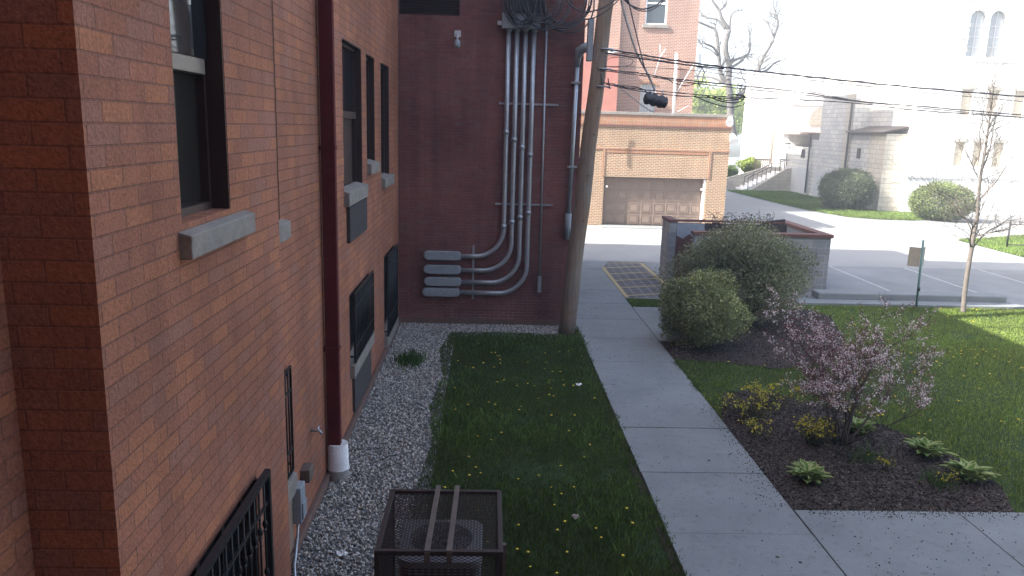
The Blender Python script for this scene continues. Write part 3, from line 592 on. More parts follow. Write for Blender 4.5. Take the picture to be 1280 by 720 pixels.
def wire(pix, r, lab, m='cable', Y=15.6, ext=None, name='overhead_cable', seg=6, twist=0, grp='cables running from the pole'):
    pts = [P(x, y, Y=Y) for x, y in pix]
    # smooth by Catmull-Rom
    q = []
    for i in range(len(pts) - 1):
        a, b, c, d = pts[max(i - 1, 0)], pts[i], pts[i + 1], pts[min(i + 2, len(pts) - 1)]
        for k in range(6):
            t = k / 6; q.append(.5 * ((2 * b) + (c - a) * t + (2 * a - 5 * b + 4 * c - d) * t * t + (3 * b - a - 3 * c + d) * t ** 3))
    q.append(pts[-1])
    if ext:
        d = (q[-1] - q[-2]); d = d / d.x
        q += [q[-1] + Vector((ext * k / 6, 0, d.z * ext * k / 6 * .6)) for k in range(1, 7)]
    mb = MB().tube(q, r, seg)
    if twist:
        s = []; n = len(q) * 3
        for k in range(n):
            f = k / (n - 1) * (len(q) - 1); i = min(int(f), len(q) - 2); p = q[i].lerp(q[i + 1], f - i); s.append(p + Vector((0, math.cos(k * .9), math.sin(k * .9))) * (r + twist * .4))
        mb.tube(s, twist, 4)
    return tag(mb.build(name, m), lab, 'cable', grp)
YW = 15.42
wire([(756, 61), (795, 67.5), (847, 76), (905, 84), (943, 88.6), (1022, 97), (1140, 109), (1280, 121)], 0.014, 'topmost thick overhead cable bundle running right from the pole', Y=YW, ext=25, twist=.007)
wire([(757, 66), (800, 73), (850, 80), (905, 86)], .014, 'short slack black cable just under the topmost bundle near the pole', Y=YW - .05)
wire([(750, 86), (780, 89.5), (807, 92.5), (833, 97.5), (885, 103), (940, 108.5), (1000, 115), (1070, 126), (1140, 132), (1280, 144)], 0.011, 'middle thick overhead cable bundle running right from the pole', Y=YW, ext=25, twist=.004)
wire([(751, 103), (768, 105.5), (790, 110.5), (857, 117), (907, 121), (985, 124), (1070, 129), (1150, 138), (1280, 147)], 0.009, 'lowest overhead cable running right from the pole', Y=YW, ext=25, twist=.004)
wire([(752, 83), (800, 84), (877, 89), (940, 101), (1000, 112), (1060, 124)], .006, 'thin overhead wire crossing down onto the middle bundle', Y=YW + .08)
wire([(766, 107), (790, 108), (806, 113), (812, 121)], .010, 'short black drop cable curving down to the splice case', Y=YW - .05)
wire([(776, -12), (778, 8), (794.6, 62.5), (806.7, 86.7), (815, 104), (819, 114)], .022, 'thick grey stay slanting down from the top to the splice case', 'cable_pale', Y=YW + .05, grp=None)
wire([(783, -10), (790, 20), (800, 62), (806, 86)], .012, 'thin black cable running beside the grey slanting stay', Y=YW - .05)
wire([(767, 104), (785, 118), (803, 132), (818, 141)], .010, 'pale thin wire slanting down from the lowest cable to the garage parapet', 'cable_pale', Y=YW - .04, grp=None)
wire([(832, 97), (843, 104), (856, 107), (868, 105), (878, 101.5)], .008, 'slack black loop hanging under the middle bundle above the garage', Y=YW - .04)
wire([(883, 119.5), (900, 126), (915, 128.5), (925, 127), (930, 121), (920, 119)], .012, 'black slack loop at the end of the lowest cable by the bare tree', Y=YW - .04)
wire([(893, 121), (905, 125), (918, 125), (927, 123)], .010, 'short doubled black cable inside the slack loop', Y=YW - .06)
wire([(700, -12), (715, 8), (733, 15), (755, 9), (774, -4), (790, -20)], .014, 'upper slack cable swinging from the coils past the pole', Y=YW - .1)
wire([(724, 24), (740, 23), (756, 15), (770, 3), (785, -15)], .012, 'lower slack cable swinging from the coils past the pole', Y=YW - .12)
wire([(776, -8), (785, 4), (800, 11), (815, 9), (828, 0), (836, -12)], .014, 'black slack cable loop across the top window of the tall building', Y=YW)
wire([(780, -5), (792, 10), (808, 14), (822, 8), (838, -8)], .010, 'thinner slack cable loop just below the one across the top window', Y=YW - .05)
wire([(755, 80), (765, 72), (790, 74), (786, 82), (765, 84), (755, 81)], .005, 'thin wire loop coiled beside the pole between the two upper bundles', Y=YW)
wire([(757, 63), (800, 71), (850, 79.5), (905, 89), (960, 95), (1030, 102), (1140, 114), (1280, 127)], .007, 'thin wire following just beneath the topmost bundle across the sky', Y=YW - .03, ext=25)
wire([(752, 88), (807, 95), (860, 103), (940, 112), (1010, 119), (1090, 129), (1280, 147)], .009, 'thinner cable shadowing the middle bundle from just below', Y=YW - .06, ext=25)
wire([(757, 105), (800, 114), (850, 120), (880, 121.5), (930, 124)], .010, 'second short strand doubling the lowest cable between pole and slack loop', Y=YW - .05)
wire([(868, 120), (890, 129), (912, 134), (928, 131), (934, 124), (926, 118), (910, 119)], .010, 'largest of the slack loops hanging before the bare tree', Y=YW - .08)
# splice case
c0, c1 = P(805, 122, Y=YW), P(834, 129, Y=YW); d = c1 - c0
sc = MB(); n = 14; sc.tube([c0 + d * k / n for k in range(n + 1)], [.06, .115, .12, .112, .095, .12, .125, .12, .098, .12, .125, .12, .105, .115, .06], 14)
t = thing('splice_case', tuple(c0), 'lumpy black splice case hanging from the lowest overhead cable', 'splice case'); sc.build('case_body', 'cable', t)
MB().tube([c0 + d * .25 + Vector((0, 0, .1)), c0 + d * .25 + Vector((0, 0, .22))], .012, 6).tube([c0 + d * .8 + Vector((0, 0, .1)), c0 + d * .8 + Vector((0, 0, .24))], .012, 6).build('hanger', 'galv', t)
for x_ in (751, 760): a = P(x_, 92 if x_ < 755 else 98, Y=YW); tag(MB().tube([a, P(x_ + 2, 109 if x_ < 755 else 111, Y=YW)], .012, 6).build('cable_peg', 'black'), 'short black peg on the lowest cable close to the pole, ' + ('nearer the pole' if x_ < 755 else 'farther from the pole'), 'peg')

# ================================================================== garage with roller door
YG = 34.3
gar = thing('garage', (7.5, YG, 0), 'low orange brick garage with stone coping and a panelled overhead door', 'garage')
GX0_, GX1_ = -2, 10.62
wall_open('Y', YG, GX0_, GX1_, 0, 4.86, [(5.14, 9.72, 0, 2.18)], .32, gar, 'brick_orange', 'wall', 1)
MB().quad((GX1_, YG, 0), (GX1_, 40.99, 0), (GX1_, 40.99, 4.86), (GX1_, YG, 4.86)).build('side_wall', 'brick_orange', gar)
MB().box(GX0_, GX1_ - .02, YG + .34, 40.7, 0, 4.72).build('roof', 'roofing', gar)
MB().box(GX0_, GX1_ + .05, YG - .06, YG + .3, 4.862, 4.99).box(GX1_ - .25, GX1_ + .05, YG + .305, 40.98, 4.862, 4.99).build('coping', 'limestone', gar, .01)
MB().box(GX0_, GX1_ + .012, YG - .022, YG - .001, 4.43, 4.86).build('parapet_band', 'soldier', gar)
MB().box(GX0_, GX1_ + .02, YG - .045, YG - .023, 4.36, 4.44).build('string_course', 'coping', gar)
MB().box(GX0_, GX1_ + .015, YG - .03, YG - .001, 3.36, 3.44).box(5.03, 5.12, YG - .03, YG - .001, 2.2, 3.36).box(9.74, 9.83, YG - .03, YG - .001, 2.2, 3.36).box(5.2, 9.66, YG - .018, YG - .001, 3.22, 3.34).build('string_course', 'soldier', gar)
dr = MB().box(5.16, 9.70, YG + .30, YG + .33, .02, 2.17).build('overhead_door', 'door_tan', gar)
for r_ in range(4):
    for c_ in range(8):
        x0 = 5.24 + c_ * .56; z0 = .07 + r_ * .535
        mb = MB(); a, b = x0, x0 + .46; p, q_ = z0, z0 + .42; y = YG + .299
        for (xa, xb, za, zb) in ((a, b, p, p + .03), (a, b, q_ - .03, q_), (a, a + .03, p + .03, q_ - .03), (b - .03, b, p + .03, q_ - .03)): mb.box(xa, xb, y - .016, y, za, zb)
        mb.box(a + .07, b - .07, y - .012, y, p + .07, q_ - .07)
        if c_ < 8: mb.build('door_panel', 'door_tan', dr)
MB().box(5.16, 9.7, YG + .296, YG + .299, .525, .535).box(5.16, 9.7, YG + .296, YG + .299, 1.06, 1.07).box(5.16, 9.7, YG + .296, YG + .299, 1.595, 1.605).build('door_joint', 'frame', dr)
for x_, z_ in ((5.28, 1.74), (9.55, 1.70)): MB().tube([(x_, YG + .02, z_), (x_, YG + .15, z_)], .045, 10).build('door_light', 'white', gar)
MB().box(9.62, 9.70, YG + .06, YG + .28, .3, 2.15).build('sunlit_jamb_strip', 'white', gar)  # white strip imitates sunlight on the right jamb
MB().box(5.0, 9.9, YG - .9, YG + .1, -.0, .03).build('threshold', 'concrete', gar)
t = thing('flood_light', (10.6, YG - .3, 4.6), 'upper white flood lamp on the right corner of the garage parapet', 'flood light', 'flood lamps on the garage corner')
MB().box(10.5, 10.6, YG - .12, YG - .05, 4.55, 4.8).build('bracket', 'lampgrey', t)
MB().tube([(10.52, YG - .1, 4.85), (10.45, YG - .3, 4.7), (10.4, YG - .42, 4.6)], [.10, .15, .17], 12).build('lamp_head', 'white', t)
t2 = thing('flood_light', (10.6, YG - .3, 3.9), 'lower white flood lamp on the right corner of the garage', 'flood light', 'flood lamps on the garage corner')
MB().box(10.58, 10.66, YG - .12, YG - .03, 3.85, 4.1).build('bracket', 'lampgrey', t2)
MB().tube([(10.66, YG - .1, 4.1), (10.66, YG - .3, 3.95), (10.66, YG - .42, 3.85)], [.12, .17, .19], 12).build('lamp_head', 'white', t2)
t = thing('roof_mast', (9.7, 40, 4.99), 'white pipe mast with diagonal brace standing on the garage roof', 'mast')
MB().tube([(9.25, 39.5, 4.72), (9.2, 39.5, 8.0)], .07, 10).build('mast_pipe', 'white', t)
MB().tube([(9.27, 39.5, 6.0), (10.1, 39.5, 7.5)], .03, 8).build('brace', 'lampgrey', t); MB().tube([(9.3, 39.5, 5.1), (10.0, 39.5, 5.5)], .02, 8).build('brace', 'lampgrey', t)
t = thing('insulator_bracket', (10.6, 41.8, 7), 'cluster of insulators and wire loops on the corner of the tall brick building', 'insulator')
MB().box(10.56, 10.8, 40.7, 40.95, 7.4, 7.5).box(10.6, 10.75, 40.6, 40.8, 7.5, 8.1).build('bracket', 'alu', t)
MB().tube([(10.7, 40.6, 7.6), (10.95, 40.6, 7.2), (10.85, 40.6, 6.7), (10.65, 40.6, 6.6)], .035, 8).tube([(10.8, 40.6, 7.4), (10.6, 40.6, 7.0), (10.75, 40.6, 6.5)], .03, 8).build('wire_loop', 'cable', t)
tag(MB().tube([(8.4, 40.7, 6.9), (8.65, 40.7, 7.9), (8.9, 40.7, 8.3)], .03, 6).tube([(8.65, 40.7, 7.9), (8.6, 40.7, 8.5)], .02, 6).build('wall_bracket', 'lampgrey'), 'spindly grey cable bracket on the tall wall left of the white mast', 'bracket')

# tall brick building behind the garage
YT = 41.0; HTT = 16.9
tall = thing('brick_building', (4, YT, 0), 'tall pink-red brick building rising behind the garage, sunlit with one sash window', 'building')
wall_open('Y', YT, 6.55, 10.56, 4.5, HTT, [(7.82, 8.93, 9.5, 11.4), (7.8, 8.62, 4.9, 6.55)], .14, tall, 'brick_pink', 'wall', 1)
MB().box(-6, 6.55, YT - .24, YT - .22, 4.5, HTT).quad((6.55, YT - .24, 4.5), (6.55, YT, 4.5), (6.55, YT, HTT), (6.55, YT - .24, HTT)).build('shadow_casting_bay', 'brick_pink', tall)  # projecting bay put in to cast the shadow edge on the wall
MB().quad((10.56, YT, 0), (10.56, 52, 0), (10.56, 52, HTT), (10.56, YT, HTT)).quad((-6, 52, 0), (10.56, 52, 0), (10.56, 52, HTT), (-6, 52, HTT)).build('side_wall', 'brick_pink', tall)
MB().box(-6, 10.5, YT + .2, 51.9, 0, HTT - .1).build('building_core', 'roofing', tall)
MB().box(-6, 10.3, 52.01, 57.2, 0, 13.4).build('unseen_shade_block', 'brick_pink', tall)  # unseen lower block, sized to shade the church steps and annex
MB().box(-6, 10.64, YT - .3, 52.1, HTT + .0, HTT + .15).build('roof_edge', 'limestone', tall)
w = MB().box(7.82, 8.93, YT + .10, YT + .14, 9.5, 11.4).build('window', 'glass_blue', tall)
f_ = MB(); f_.box(7.82, 7.9, YT + .06, YT + .099, 9.5, 11.4).box(8.85, 8.93, YT + .06, YT + .099, 9.5, 11.4).box(7.9, 8.85, YT + .06, YT + .099, 10.5, 10.58).box(7.9, 8.85, YT + .06, YT + .099, 9.5, 9.57); f_.build('window_frame', 'white', w)
MB().box(7.7, 9.03, YT - .08, YT + .05, 9.33, 9.5).build('stone_sill', 'limestone', tall, .01)
w = MB().box(7.8, 8.62, YT + .10, YT + .14, 4.9, 6.55).build('window', 'glass_grey', tall)
f_ = MB(); [f_.box(7.82 + k * .155, 7.85 + k * .155, YT + .07, YT + .099, 4.9, 6.5) for k in range(6)]; [f_.box(7.8, 8.62, YT + .05, YT + .069, z, z + .03) for z in (5.3, 5.7, 6.1)]; f_.build('window_bars', 'lampgrey', w)
MB().extr([(7.72 + .0, YT - .03, 6.5)] + [(8.21 - .5 * math.cos(a), YT - .03, 6.5 + .28 * math.sin(a)) for a in [math.pi * k / 10 for k in range(11)]] + [(8.62, YT - .03, 6.5)] + [(8.21 + .36 * math.cos(a), YT - .03, 6.5 + .15 * math.sin(a)) for a in [math.pi * k / 10 for k in range(11)]], (0, .028, 0)).build('arch_lintel', 'soldier', tall)
bh = thing('stair_bulkhead', (5, 41, 4.7), 'flat salmon painted block on the garage roof behind the pole', 'roof block')
MB().box(2.6, 6.42, 39.9, YT - .26, 4.722, 7.95).build('wall', 'salmon', bh); MB().box(5.6, 6.3, 39.85, YT - .3, 7.951, 8.05).build('cap', 'white', bh)
tag(MB().tube([P(712, 137, Y=33.6), P(714, 108, Y=33.6), P(718, 103, Y=33.6)], .03, 6).build('vent_pipe', 'lampgrey'), 'slim pale vent pipe seen beside the pole above the garage', 'pipe')

# ================================================================== dumpster enclosure
enc = thing('bin_enclosure', (7.5, 21, 0), 'grey block bin enclosure with red coping and dark board screen behind the bushes', 'enclosure')
MB().box(5.6, 9.33, 20.5, 20.7, 0, 1.49).box(9.13, 9.33, 20.701, 23.9, 0, 1.49).build('block_wall', 'block', enc)
MB().box(5.55, 9.38, 20.45, 20.75, 1.492, 1.585).box(9.08, 9.38, 20.751, 23.95, 1.492, 1.585).build('coping', 'coping', enc, .01)
MB().box(5.19, 5.40, 21.72, 22.62, 0, 1.68).build('end_pier', 'block', enc); MB().box(5.17, 5.42, 21.69, 22.66, 1.682, 1.76).build('pier_cap', 'coping', enc, .008)
MB().box(5.41, 6.22, 21.73, 21.80, 0, 1.66).build('rust_panel', 'redboard', enc)
pp = [(5.41, 1.3), (5.60, 1.22), (5.78, 1.36), (5.95, 1.20), (6.2, 1.42), (6.2, 1.66), (5.41, 1.66)]
MB().extr([(a, 21.728, b) for a, b in pp], (0, -.006, 0)).build('chalky_patch', 'blue_white', enc)
sc = MB(); x = 6.225
while x < 8.45: sc.box(x, x + .19, 21.74 + .006 * (int(x * 10) % 2), 21.79, .05, 1.68 + .015 * math.sin(x * 9)); x += .197
sc.box(6.23, 8.45, 21.80, 21.85, 1.2, 1.3).build('board_screen', 'plank', enc)
MB().box(5.43, 8.47, 21.715, 21.82, 1.705, 1.76).build('screen_rail', 'coping', enc, .006)
MB().add([(7.8, 21.72, 1.75), (8.5, 21.72, 1.84), (8.5, 21.80, 1.84), (7.8, 21.80, 1.75), (7.8, 21.72, 1.45), (8.5, 21.72, 1.42), (8.5, 21.80, 1.42), (7.8, 21.80, 1.45)], [(0, 1, 2, 3), (4, 7, 6, 5), (0, 4, 5, 1), (1, 5, 6, 2), (2, 6, 7, 3), (3, 7, 4, 0)]).build('warped_board', 'plank', enc)

# ================================================================== church
ch = thing('church', (27, 45, 0), 'pale stone church with square tower, arched belfry windows and shaded west side', 'church')
YF = 43.5
aw = [(26.17, 27.08, 8.7, 11.15), (27.28, 28.2, 8.7, 11.15)]
mid = [(26.25, 26.9, 5.55, 6.95), (27.75, 28.4, 5.55, 6.95), (29.25, 29.9, 5.55, 6.95)]
low = [(26.28, 26.85, 2.75, 4.08), (27.35, 27.9, 2.75, 4.08), (28.5, 29.1, 2.75, 4.08)]
wall_open('Y', YF, 23.8, 44, 0, 8.45, mid + low, .3, ch, 'stone_pale', 'tower_wall', 1)
wall_open('Y', YF + .05, 25.9, 40, 8.5, 22, aw, .35, ch, 'stone_pale', 'belfry_wall', 1)
MB().quad((23.8, YF, 0), (23.8, 52, 0), (23.8, 52, 8.45), (23.8, YF, 8.45)).quad((25.9, YF + .05, 8.4), (25.9, 52, 8.4), (25.9, 52, 22), (25.9, YF + .05, 22)).box(23.79, 26.2, YF + .001, 52, 8.32, 8.451).build('tower_side', 'stone_pale', ch)
MB().box(24.2, 43.8, YF + .36, 51.8, 0, 8.3).box(26.3, 39.8, YF + .5, 51.8, 8.0, 21.8).build('core', 'panel_grey', ch)
MB().box(25.84, 40, YF - .04, YF + .049, 8.4, 8.52).box(23.76, 44, YF - .06, YF - .001, 2.0, 2.12).build('string_course', 'stone_smooth', ch)
for xq, sg_, zq, nq in ((25.86, 1, 8.6, 24), (29.6, -1, 8.9, 22)):
    qn = MB(); qn.box(min(xq, xq + sg_ * .1), max(xq, xq + sg_ * .1), YF + .02, YF + .049, zq, zq + nq * .33)
    [qn.box(min(xq, xq + sg_ * (.22 + .12 * (k % 2))), max(xq, xq + sg_ * (.22 + .12 * (k % 2))), YF + .008, YF + .0195, zq + k * .33, zq + k * .33 + .17) for k in range(nq)]; qn.build('quoin_column', 'quoin', ch)
for (a, b, p, q_) in aw:
    cx, r_ = (a + b) / 2, (b - a) / 2
    w = MB().box(a, b, YF + .28, YF + .31, p, q_).build('arched_window', 'glass_grey', ch)
    f_ = MB(); [f_.box(a, b, YF + .25, YF + .279, z, z + .05) for z in (9.2, 9.75, 10.3)]; f_.box(cx - .025, cx + .025, YF + .235, YF + .249, p, q_); f_.build('tracery', 'lampgrey', w)
    # arch spandrels fill the corners of the opening
    for s_ in (-1, 1):
        pts = [(cx + s_ * r_, YF + .05, q_ + .0), (cx + s_ * r_, YF + .05, q_ - r_)] + [(cx + s_ * r_ * math.cos(t_), YF + .05, q_ - r_ + r_ * math.sin(t_)) for t_ in [math.pi / 2 * k / 8 for k in range(1, 9)]]
        MB().extr(pts if s_ > 0 else pts[::-1], (0, .2, 0)).build('arch_corner', 'stone_pale', w)
for (a, b, p, q_) in mid + low:
    w = MB().box(a, b, YF + .22, YF + .25, p, q_).build('window', 'window_washed', ch); MB().box(a - .12, b + .12, YF - .03, YF - .002, q_ + .0, q_ + .2).build('lintel', 'quoin', w)
# west side in the shade
def wb(x0, x1, y0, y1, z0, z1, m, n): return MB().box(x0, x1, y0, y1, z0, z1).build(n, m, ch)
wb(22.62, 23.79, 44.12, 46.0, 0, 4.42, 'stone_tan_lit', 'buttress'); wb(22.56, 23.79, 44.06, 46.05, 0, 2.2, 'stone_tan_lit', 'buttress_base')  # yellowish reflected sun is put into the buttress stone colour
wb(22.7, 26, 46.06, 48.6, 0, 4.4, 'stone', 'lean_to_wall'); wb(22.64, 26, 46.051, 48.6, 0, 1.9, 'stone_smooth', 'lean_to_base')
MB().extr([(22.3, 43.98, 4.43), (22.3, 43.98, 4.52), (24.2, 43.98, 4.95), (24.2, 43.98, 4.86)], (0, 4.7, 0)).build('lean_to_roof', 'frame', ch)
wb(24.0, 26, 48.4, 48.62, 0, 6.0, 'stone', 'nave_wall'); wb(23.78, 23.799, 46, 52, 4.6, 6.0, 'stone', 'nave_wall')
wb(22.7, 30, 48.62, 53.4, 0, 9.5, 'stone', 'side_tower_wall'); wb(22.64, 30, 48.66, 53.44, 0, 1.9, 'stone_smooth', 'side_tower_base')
wb(22.66, 22.699, 48.7, 49.7, 1.95, 9.4, 'stone_tan_lit', 'tan_pilaster')
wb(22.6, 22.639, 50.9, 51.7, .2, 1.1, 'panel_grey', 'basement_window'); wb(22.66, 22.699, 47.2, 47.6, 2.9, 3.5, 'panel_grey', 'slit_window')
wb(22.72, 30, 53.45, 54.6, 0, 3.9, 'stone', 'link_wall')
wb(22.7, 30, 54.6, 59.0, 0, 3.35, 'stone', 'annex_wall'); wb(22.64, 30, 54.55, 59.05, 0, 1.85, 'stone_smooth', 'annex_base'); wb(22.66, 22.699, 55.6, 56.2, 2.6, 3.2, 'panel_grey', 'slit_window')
MB().tube([(22.55, 48.75, 0), (22.55, 48.75, 6.3)], .07, 8).build('rainwater_pipe', 'panel_grey', ch)
MB().tube([(22.5, 54.4, .2), (22.5, 54.4, 4.3)], .07, 8).build('rainwater_pipe', 'panel_grey', ch)
wb(22.3, 25.8, 54.5, 60.2, 4.25, 4.42, 'panel_tan', 'porch_eave')
wb(20.5, 34, 62, 63.2, 0, 8.9, 'stone_pale', 'north_wing_wall'); wb(22.75, 30, 59.06, 61.99, 0, 6.4, 'stone_pale', 'porch_wall')
MB().extr([(22.7, 59.02, 6.4), (24.9, 59.02, 8.2), (27.1, 59.02, 6.4)], (0, 3, 0)).build('porch_gable', 'stone_pale', ch)
MB().extr([(24.9 + .8 * math.cos(t_), 58.98, 5.0 + 1.3 * math.sin(t_)) for t_ in [math.pi * k / 12 for k in range(13)]], (0, .04, 0)).build('porch_arch', 'stone_tan_lit', ch)
MB().tube([(22.55, 61.9, 6.9), (22.6, 61.9, 1.9)], .06, 6).build('rainwater_pipe', 'panel_tan', ch)
# steps and walls by the annex
stp = thing('stone_steps', (20.5, 58, 0), 'flight of pale stone steps with black handrails climbing to the church annex', 'steps')
s_ = MB(); [s_.box(19.2 + k * .33, 22.6, 57.9, 59.7, k * .16 + .005, (k + 1) * .16) for k in range(9)]; s_.build('treads', 'stone_pale', stp)
MB().extr([(19.6, 57.6, 0), (22.65, 57.6, 0), (22.65, 57.6, 1.75), (22.3, 57.6, 1.75)], (0, .28, 0)).build('side_wall', 'stone_tan_lit', stp)
MB().extr([(17.0, 59.72, 0), (22.65, 59.72, 0), (22.65, 59.72, 1.75), (21.6, 59.72, 1.75), (18.2, 59.72, .7), (17.0, 59.72, .6)], (0, .3, 0)).build('side_wall', 'stone_tan_lit', stp)
for yy in (57.9, 58.8):
    h_ = MB(); h_.tube([(19.5, yy, .95), (22.2, yy, 2.35), (22.6, yy, 2.35)], .03, 6)
    for k in range(5): x = 19.55 + k * .66; h_.tube([(x, yy, .1 + k * .33), (x, yy, .98 + k * .34)], .025, 6)
    h_.build('handrail', 'black', stp)
t = thing('iron_gate_panel', (21.0, 60.3, 1), 'brown slatted gate panel at the head of the steps beside the pale wall', 'gate')
g_ = MB(); [g_.box(20.7 + k * .16, 20.76 + k * .16, 60.2, 60.26, 1.2, 2.35) for k in range(8)]; g_.build('slats', 'panel_tan', t); MB().box(20.65, 21.95, 60.27, 60.31, 2.2, 2.3).box(20.65, 21.95, 60.27, 60.31, 1.4, 1.5).build('rails', 'panel_tan', t)
t = thing('path_lamp', (23.3, 60.5, 1), 'slim path lamp post standing above the annex wall', 'lamp post')
lp = P(984, 180, Y=58.5); MB().tube([(lp.x + .1, 58.5, 1.9), (lp.x, 58.5, 3.5)], .04, 8).build('post', 'panel_grey', t); MB().box(lp.x - .2, lp.x + .2, 58.35, 58.65, 3.5, 3.6).build('lamp_head', 'panel_grey', t)
t = thing('white_house', (19.0, 66, 0), 'small white clapboard house end showing between garage and church', 'house')
MB().box(18.2, 19.8, 66, 74, 0, 4.2).build('wall', 'white', t); MB().box(18.4, 20.2, 65.8, 74.2, 4.2, 4.35).build('roof', 'panel_tan', t)
# iron railing across the road
t = thing('iron_fence', (24, 30, 0), 'black iron railing at the lawn edge across the road on the right', 'fence')
f_ = MB(); f_.tube([(20.8, 30, .95), (32, 30, .95)], .025, 6).tube([(20.8, 30, .15), (32, 30, .15)], .02, 6); f_.build('rails', 'black', t)
for k in range(5): MB().tube([(20.8 + k * 2.4, 30, 0), (20.8 + k * 2.4, 30, 1.05)], .035, 6).build('post', 'black', t)

# ================================================================== trees and shrubs
def poly_tree(root, lines, Y, f, m, name='branch', twigs=0, tw_len=.6, spread=.5, seed=1, org=(0, 0), sc=1., rmin=.008, thin=1.):
    rr = random.Random(seed); mb = MB(); tips = []
    for ln, r0, r1 in lines:
        yo = rr.uniform(-1, 1) * spread; pts = [P(org[0] + x / sc, org[1] + y / sc, Y=Y) for x, y in ln]; n = len(pts)
        pts = [p + Vector((0, yo * (i / max(1, n - 1)) ** 1.2, 0)) for i, p in enumerate(pts)]
        q = []
        for i in range(n - 1):
            a, b, c, d = pts[max(i - 1, 0)], pts[i], pts[i + 1], pts[min(i + 2, n - 1)]
            for k in range(4): t = k / 4; q.append(.5 * ((2 * b) + (c - a) * t + (2 * a - 5 * b + 4 * c - d) * t * t + (3 * b - a - 3 * c + d) * t ** 3))
        q.append(pts[-1]); N = len(q) - 1
        mb.tube(q, [(r0 + (r1 - r0) * i / N) * thin for i in range(N + 1)], 8)
        for i in range(2, N + 1):
            tips.append((q[i], (q[i] - q[i - 1]).normalized(), r0 + (r1 - r0) * i / N, i / N))
    for k in range(twigs):
        p, d, r, f_ = rr.choice(tips)
        if rr.random() > .25 + f_: continue
        def grow(p, d, r, L, lev):
            pts = [p]; 
            for s in range(4):
                d = (d + Vector((rr.gauss(0, .28), rr.gauss(0, .28), rr.gauss(.06, .2)))).normalized(); p = p + d * L / 4; pts.append(p)
            mb.tube(pts, [r, r * .85, r * .7, r * .55, r * .35], 4)
            if lev:
                for b in range(rr.randint(1, 3)): i = rr.randint(1, 3); grow(pts[i], (d + Vector((rr.gauss(0, .7), rr.gauss(0, .7), rr.gauss(.1, .5)))).normalized(), r * .6, L * .62, lev - 1)
        grow(p, (d + Vector((rr.gauss(0, .7), rr.gauss(0, .8), rr.gauss(0, .5)))).normalized(), max(rmin, min(r * .5, rmin * 2.2)), tw_len * rr.uniform(.5, 1.3), 2)
    return mb.build(name, m, root)
YTR = 70
tr = thing('bare_tree', (22.3, YTR, 0), 'large bare grey tree rising behind the garage against the sky', 'tree')
C6 = dict(org=(860, 0), sc=4.571)
poly_tree(tr, [([(262, 800), (245, 686), (240, 560), (230, 470), (235, 380), (215, 300), (215, 240), (235, 170)], .36, .19), ([(235, 170), (195, 110), (180, 60), (140, 0), (120, -60)], 0.19, .07)], YTR, 0, 'bark_grey', 'trunk', spread=.2, **C6)
poly_tree(tr, [([(232, 480), (190, 430), (180, 330), (165, 180), (130, 150), (45, 110), (10, 60)], .22, .06), ([(215, 165), (170, 110), (110, 90), (70, 30)], .14, .04), ([(235, 385), (265, 345), (350, 310), (375, 250), (375, 195)], .16, .04),
    ([(250, 385), (320, 345), (350, 315), (385, 325)], .12, .04), ([(240, 610), (300, 545), (390, 430), (430, 340), (490, 240), (530, 130), (525, 80), (515, 30)], .22, .05), ([(390, 425), (460, 400), (520, 355), (570, 338)], .14, .07),
    ([(172, 310), (120, 270), (50, 262)], .11, .04), ([(236, 170), (250, 80), (310, 55)], .12, .03), ([(490, 240), (492, 150), (470, 90)], .09, .03), ([(180, 60), (225, 20), (232, -40)], .1, .04), ([(232, 485), (150, 440), (60, 430)], .13, .05), ([(430, 340), (470, 300), (500, 300)], .05, .02)],
    YTR, 0, 'bark_grey', 'limbs', twigs=110, tw_len=2.0, spread=2.2, seed=5, rmin=.032, thin=1.05, **C6)
def crown_tree(name, loc, h, r, n, ls, pal, lab, cat='tree', grp=None, seed=0, trunk=.2):
    t = thing(name, loc, lab, cat, grp); x, y, z = loc
    MB().tube([(x, y, 0), (x + .1, y, h * .35), (x, y + .1, h * .8)], [trunk, trunk * .7, trunk * .2], 8).build('trunk', 'bark', t)
    pts = []; k = 26
    for i in range(k):
        d = rand_dirs(1)[0]; c = np.array([x, y, h * .62]) + d * np.array([r, r, h * .34]) * (.35 + .5 * rng.random()); rr_ = r * (.22 + .25 * rng.random()); m_ = n // k
        dd = rand_dirs(m_); pts.append(c + dd * rr_ * (rng.random((m_, 1)) ** .4))
    p = np.concatenate(pts); leaf_cloud(p, ls, pick_cols(len(p), pal, .35), .7, name='crown', parent=t); return t
SP = [(.28, .36, .06), (.36, .44, .08), (.20, .28, .06), (.42, .48, .12)]
for i, (x, y, h, r) in enumerate([(21.5, 84, 10.6, 3.2), (25.5, 88, 10.8, 3.4), (17.5, 90, 11.5, 3.6), (29.5, 96, 10.5, 3.5)]):
    crown_tree('leafy_tree', (x, y, 0), h, r, 9000, .28, SP, ['spring-green leafy tree right behind the bare trunk', 'spring-green leafy tree between bare trunk and church wing', 'spring-green leafy tree mostly hidden by the tall brick building', 'farthest spring-green leafy tree, behind the church wing'][i], grp='leafy trees behind the garage')

